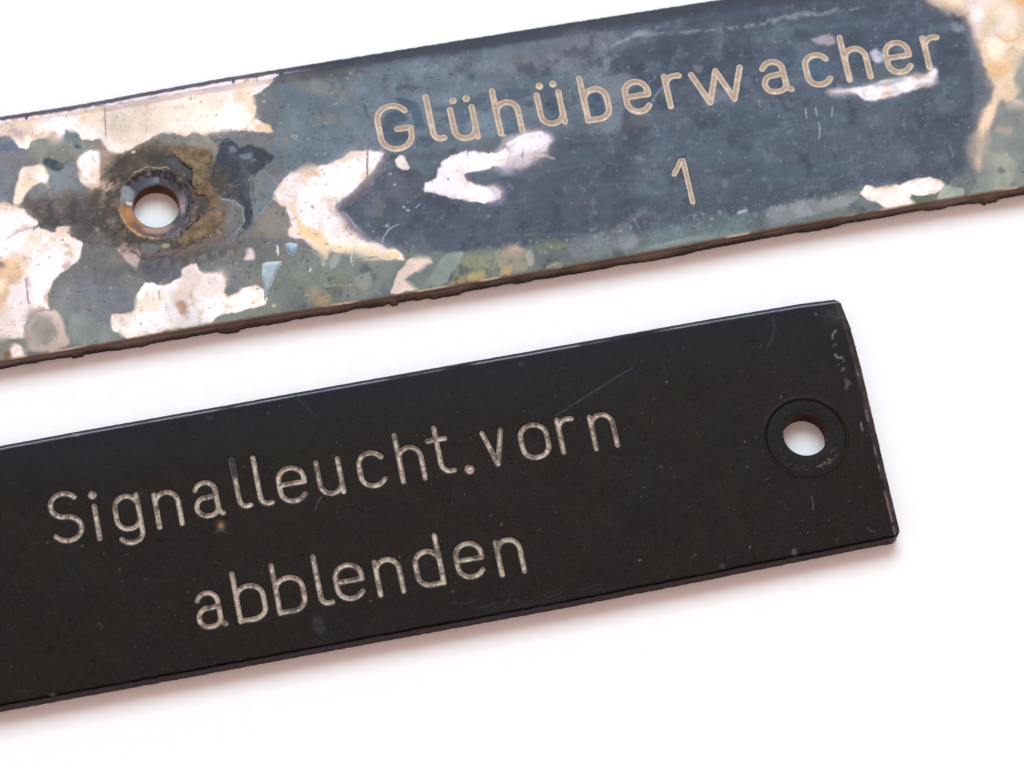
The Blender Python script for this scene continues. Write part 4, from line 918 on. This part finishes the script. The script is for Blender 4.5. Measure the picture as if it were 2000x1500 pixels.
# worn lip along the right end, plus a painted highlight line on its bevel
wr = (1 - sstep(6, 20, P2.dR + 7 * Q.wx)) * (.35 + .65 * sstep(900, 640, Y)) * sstep(0, .5, .45 + fbm(X, Y, 14, 51, 4))
Q.apply(np.arange(Q.n), wr * .6, (112, 106, 102)); Q.apply(np.arange(Q.n), (1 - sstep(7, 11, P2.dR)) * .7, (92, 80, 80), var=.4)
lip_hl = np.exp(-((P2.dR - 11.5) / 1.8) ** 2) * sstep(-.35, .2, fbm(Y, X * 0, 16, 52, 3)); Q.apply(np.arange(Q.n), lip_hl * .75 * (.35 + .65 * (Y > 800)), (184, 176, 172))
wt = np.exp(-((P2.dT - 9.5) / 1.6) ** 2) * sstep(-.7, .1, fbm(X, Y * 0, 90, 53, 4)); Q.apply(np.arange(Q.n), wt * .95, (214, 218, 238))  # window highlight on the back chamfer, painted as a pale blue line
wt = (1 - sstep(6, 9, P2.dT)); Q.apply(np.arange(Q.n), wt * .9, (60, 62, 80))
wb = 1 - sstep(2.5, 5, P2.dB + 2.2 * fbm(X, Y * 0, 30, 57, 4, .6)); Q.apply(np.arange(Q.n), wb * .95, (12, 11, 14))
# marks near the corner
for z_, pp, w_, cc, al in (
    ('k1', [(905, 400), (905, 370), (930, 345)], 3, (150, 156, 152), .8), ('k1', [(925, 530), (945, 555), (980, 555)], 3, (150, 154, 148), .85),
    ('k1', [(985, 585), (1000, 570)], 2, (120, 124, 124), .7), ('k1', [(980, 655), (995, 635)], 3, (150, 150, 150), .7), ('k1', [(1010, 730), (1020, 760), (1010, 790)], 5, (124, 126, 134), .6),
    ('k1', [(1030, 740), (1045, 760)], 3, (124, 126, 134), .6), ('k1', [(1130, 1060), (1128, 1085), (1140, 1120)], 2.4, (150, 154, 148), .8),
    ('k1', [(443, 232), (450, 330), (430, 420), (390, 485)], 1.7, (84, 88, 94), .7), ('k1', [(260, 425), (325, 425)], 2, (16, 18, 24), .8),
    ('k1', [(335, 470), (350, 450)], 2, (96, 98, 100), .7), ('k2', [(740, 280), (755, 330), (750, 385)], 1.8, (110, 108, 104), .8),
    ('k2', [(535, 340), (545, 375), (580, 380)], 1.8, (76, 74, 74), .6), ('k2', [(380, 150), (410, 135)], 2, (110, 106, 100), .6),
    ('k2', [(1180, 520), (1200, 550), (1240, 555)], 2, (96, 96, 98), .7), ('k2', [(930, 640), (950, 600)], 1.6, (80, 80, 76), .7),
    ('p', [(1235, 718), (1180, 752), (1085, 812)], 2.6, (70, 80, 96), .75), ('m2', [(1390, 350), (1350, 380)], 2, (60, 66, 78), .6),
    ('m1', [(1925, 735), (1900, 780), (1882, 820)], 1.7, (76, 80, 88), .8), ('m2', [(90, 670), (60, 720), (45, 760)], 1.7, (84, 88, 96), .8),
    ('m2', [(1840, 435), (1900, 445)], 1.6, (70, 72, 76), .7), ('p', [(188, 1222), (192, 1216), (198, 1222), (197, 1228)], 1.7, (90, 88, 86), .8),
    ('p', [(20, 1368), (30, 1352), (50, 1350), (60, 1362)], 1.7, (66, 62, 60), .7), ('p', [(1360, 1082), (1352, 1090)], 2, (100, 100, 100), .7),
    ('p', [(300, 1300), (320, 1306), (336, 1308)], 1.6, (58, 56, 56), .8), ('p', [(880, 1176), (900, 1180), (930, 1172)], 1.6, (66, 70, 80), .7)):
    Q.line(z_, pp, w_, cc, al, 1)
Q.poly('k1', [(820, 220), (900, 150), (960, 150), (1000, 260), (980, 320), (900, 280), (850, 250)], (74, 72, 72), 7, .7, 7, var=.4)
for bx, by, brx, bry, bc, ba in ((622, 1222, 12, 20, (84, 84, 92), .6), (738, 1246, 12, 6, (96, 98, 100), .7), (1552, 1078, 5, 9, (120, 116, 110), .8), (1412, 1106, 7, 5, (90, 92, 90), .7),
                         (148, 849, 12, 4, (170, 176, 200), .8), (408, 815, 10, 5, (80, 82, 90), .5), (103, 1359, 7, 4, (110, 106, 100), .7), (232, 1342, 7, 4, (120, 112, 100), .7),
                         (1020, 712, 7, 5, (80, 84, 96), .6), (1632, 672, 3, 3, (150, 150, 150), .8), (1626, 674, 2.5, 2.5, (150, 154, 150), .7), (1640, 620, 4, 3, (110, 106, 104), .5)):
    Q.blob('p', (bx, by), (brx, bry), bc, alpha=ba, warp=5, var=.4)
for (x0, y0, x1, y1) in ((1000, 1190, 1090, 1150), (920, 1190, 1010, 1170), (640, 1215, 610, 1260), (1120, 1160, 1170, 1140), (560, 760, 600, 800)):
    for j in range(4):
        Q.line('p', [(x0 + j * 9, y0 + j * 4), (x1 + j * 6, y1 + j * 7)], 1.8, (64, 70, 80), .45, 5)
Q.specks(520, (0, 600, 1760, 1390), (128, 124, 116), (1.2, 1.9), .7, 41)
Q.specks(240, (0, 600, 1760, 1390), (14, 13, 14), (1.1, 2.2), .7, 42)
Q.specks(60, (0, 600, 1760, 1390), (182, 178, 168), (1.7, 2.5), .9, 43)
rs = np.random.RandomState(9)
for _ in range(60):
    x = rs.uniform(0, 1700); y = 1000 - (x - 850) * .18 + rs.uniform(-230, 230); a = rs.uniform(-1, 1.2); l = rs.uniform(5, 24)
    Q.line('p', [(x, y), (x + math.cos(a) * l, y + math.sin(a) * l * .6)], 1.3, (76, 76, 78), rs.uniform(.2, .6), 1)
# sinking under the 'a' and the dull ring round the hole
Q.blob('p', (431, 1024), (12, 11), (120, 98, 74), soft=.6, alpha=.9, warp=3, h=-2, var=.3); Q.blob('p', (431, 1026), (5, 4.5), (186, 156, 110), alpha=.9, warp=1)
for j in range(6):
    Q.line('p', [(431, 1030), (420 + j * 4.6, 1041)], 1.3, (106, 100, 98), .6, 1)
rr, ra = P2.rr, P2.ra
cu, cv = fr2.uv(1574, 853); r2 = np.hypot(P2.U - cu, P2.V - cv); deg = np.degrees(np.arctan2(P2.V - cv, P2.U - cu)) % 360
lineD = np.exp(-((r2 - 77) / 2.0) ** 2) * (.55 + .45 * np.clip(-np.sin(np.radians(deg + 60)) + np.sin(np.radians(deg)) * .6, 0, 1))
ind = (1 - sstep(74, 77.5, r2))
Q.h -= 1.4 * ind + 1.6 * np.exp(-((r2 - 77) / 1.8) ** 2); Q.h += 1.0 * np.exp(-((r2 - 81) / 2.4) ** 2)
Q.apply(np.arange(Q.n), ind * .6, (46, 44, 44)); Q.apply(np.arange(Q.n), lineD * .8, (18, 17, 20))
Q.noise((84, 80, 80), 5, .2, .5, .35, 81, mask=ind)
low = ind * np.exp(-(((deg - 285 + 180) % 360 - 180) / 45) ** 2) * np.exp(-((r2 - 64) / 9) ** 2)
Q.noise((150, 136, 128), 7, .15, .4, .8, 82, mask=low)
Q.g -= .35 * ind
Q.h += .4 * ind * fbm(X, Y, 5, 95, 3) + .05 * fbm(X, Y, 8, 93, 4) + .5 * fbm(X, Y, 90, 94, 2)
P2.z += Q.h - .8 * ind * sstep(55, 44, rr)
P2.carve(let2, W2)
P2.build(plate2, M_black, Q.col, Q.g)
def shape2(s, Pp, nr, ar, k):
    n = len(ar); front = nr[:, 1] < -.7; rightside = nr[:, 0] > .5
    f1 = fbm(ar, ar * 0 + k * 12, 14, 14, 4, .6)
    out = (.35 * f1 + np.where(front, -1.5 * k, 0) + np.where(rightside, -1.5 * k, 0)) * min(1, k * 6) * sstep(0, 60, uR2 - Pp[:, 0])
    c = mix(rgb(36, 26, 38), rgb(56, 42, 58), np.clip(.5 + f1, 0, 1))
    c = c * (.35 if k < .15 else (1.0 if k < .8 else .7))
    return out, np.full(n, 1.0), c, np.full(n, .6)
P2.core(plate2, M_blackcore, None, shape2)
P2.hole_wall(plate2, M_blackcore, lambda a, k: mix(rgb(40, 22, 20), rgb(84, 42, 34), np.clip(.5 + fbm(a * 9, a * 0 + k * 9, 4, 2, 3), 0, 1)), lambda a: a * 0 - 3.2)

def worn_letter(u, v, q, seed):
    n = fbm(u, v, 18, seed + 50, 4, .65); n2 = fbm(u, v, 5, seed + 70, 3, .6); n3 = fbm(u + 40, v, 26, seed + 33, 3)
    base = mix(rgb(82, 70, 60), rgb(128, 114, 98), np.clip(.5 + n * .9 + n2 * .5, 0, 1))
    lit = np.exp(-((q - .30 - .25 * n3) / .26) ** 2) * np.clip(.75 + 1.1 * n + .7 * n2, .1, 1)  # uneven highlight along the groove painted into the worn fill
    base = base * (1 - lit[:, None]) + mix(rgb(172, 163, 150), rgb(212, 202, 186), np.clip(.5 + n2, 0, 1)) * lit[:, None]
    hl = .7 * sstep(.5, .7, fbm(u, v, 5, seed + 90, 2)) * sstep(.8, .5, q)  # painted glints
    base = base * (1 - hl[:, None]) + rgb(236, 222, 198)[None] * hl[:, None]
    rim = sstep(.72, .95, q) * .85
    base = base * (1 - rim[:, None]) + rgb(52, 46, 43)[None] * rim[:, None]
    return base, np.clip(.5 + n2, 0, 1)
def bare_letter(u, v, q, seed):
    c, g = worn_letter(u, v, q, seed)
    v1 = fr2.uv(463, 932)[1]
    hid = sstep(v1 - 4, v1 + 6, v)
    plain = mix(rgb(40, 36, 34), rgb(104, 98, 92), np.exp(-((q - .88) / .08) ** 2))
    return c * (1 - hid[:, None]) + plain * hid[:, None], g
for i, ((g, lines), nm) in enumerate(zip(let2, names2)):
    lab = 'full stop' if nm == '.' else 'engraved letter ' + nm
    if i == 5: lab = 'engraved letter l with its paint gone from the upper half'
    build_letter(fr2, plate2, g, lines, W2 * (1.15 if nm == '.' else 1), M_letter, bare_letter if i == 5 else worn_letter, lab, 300 + i)

sc.render.engine = 'CYCLES'
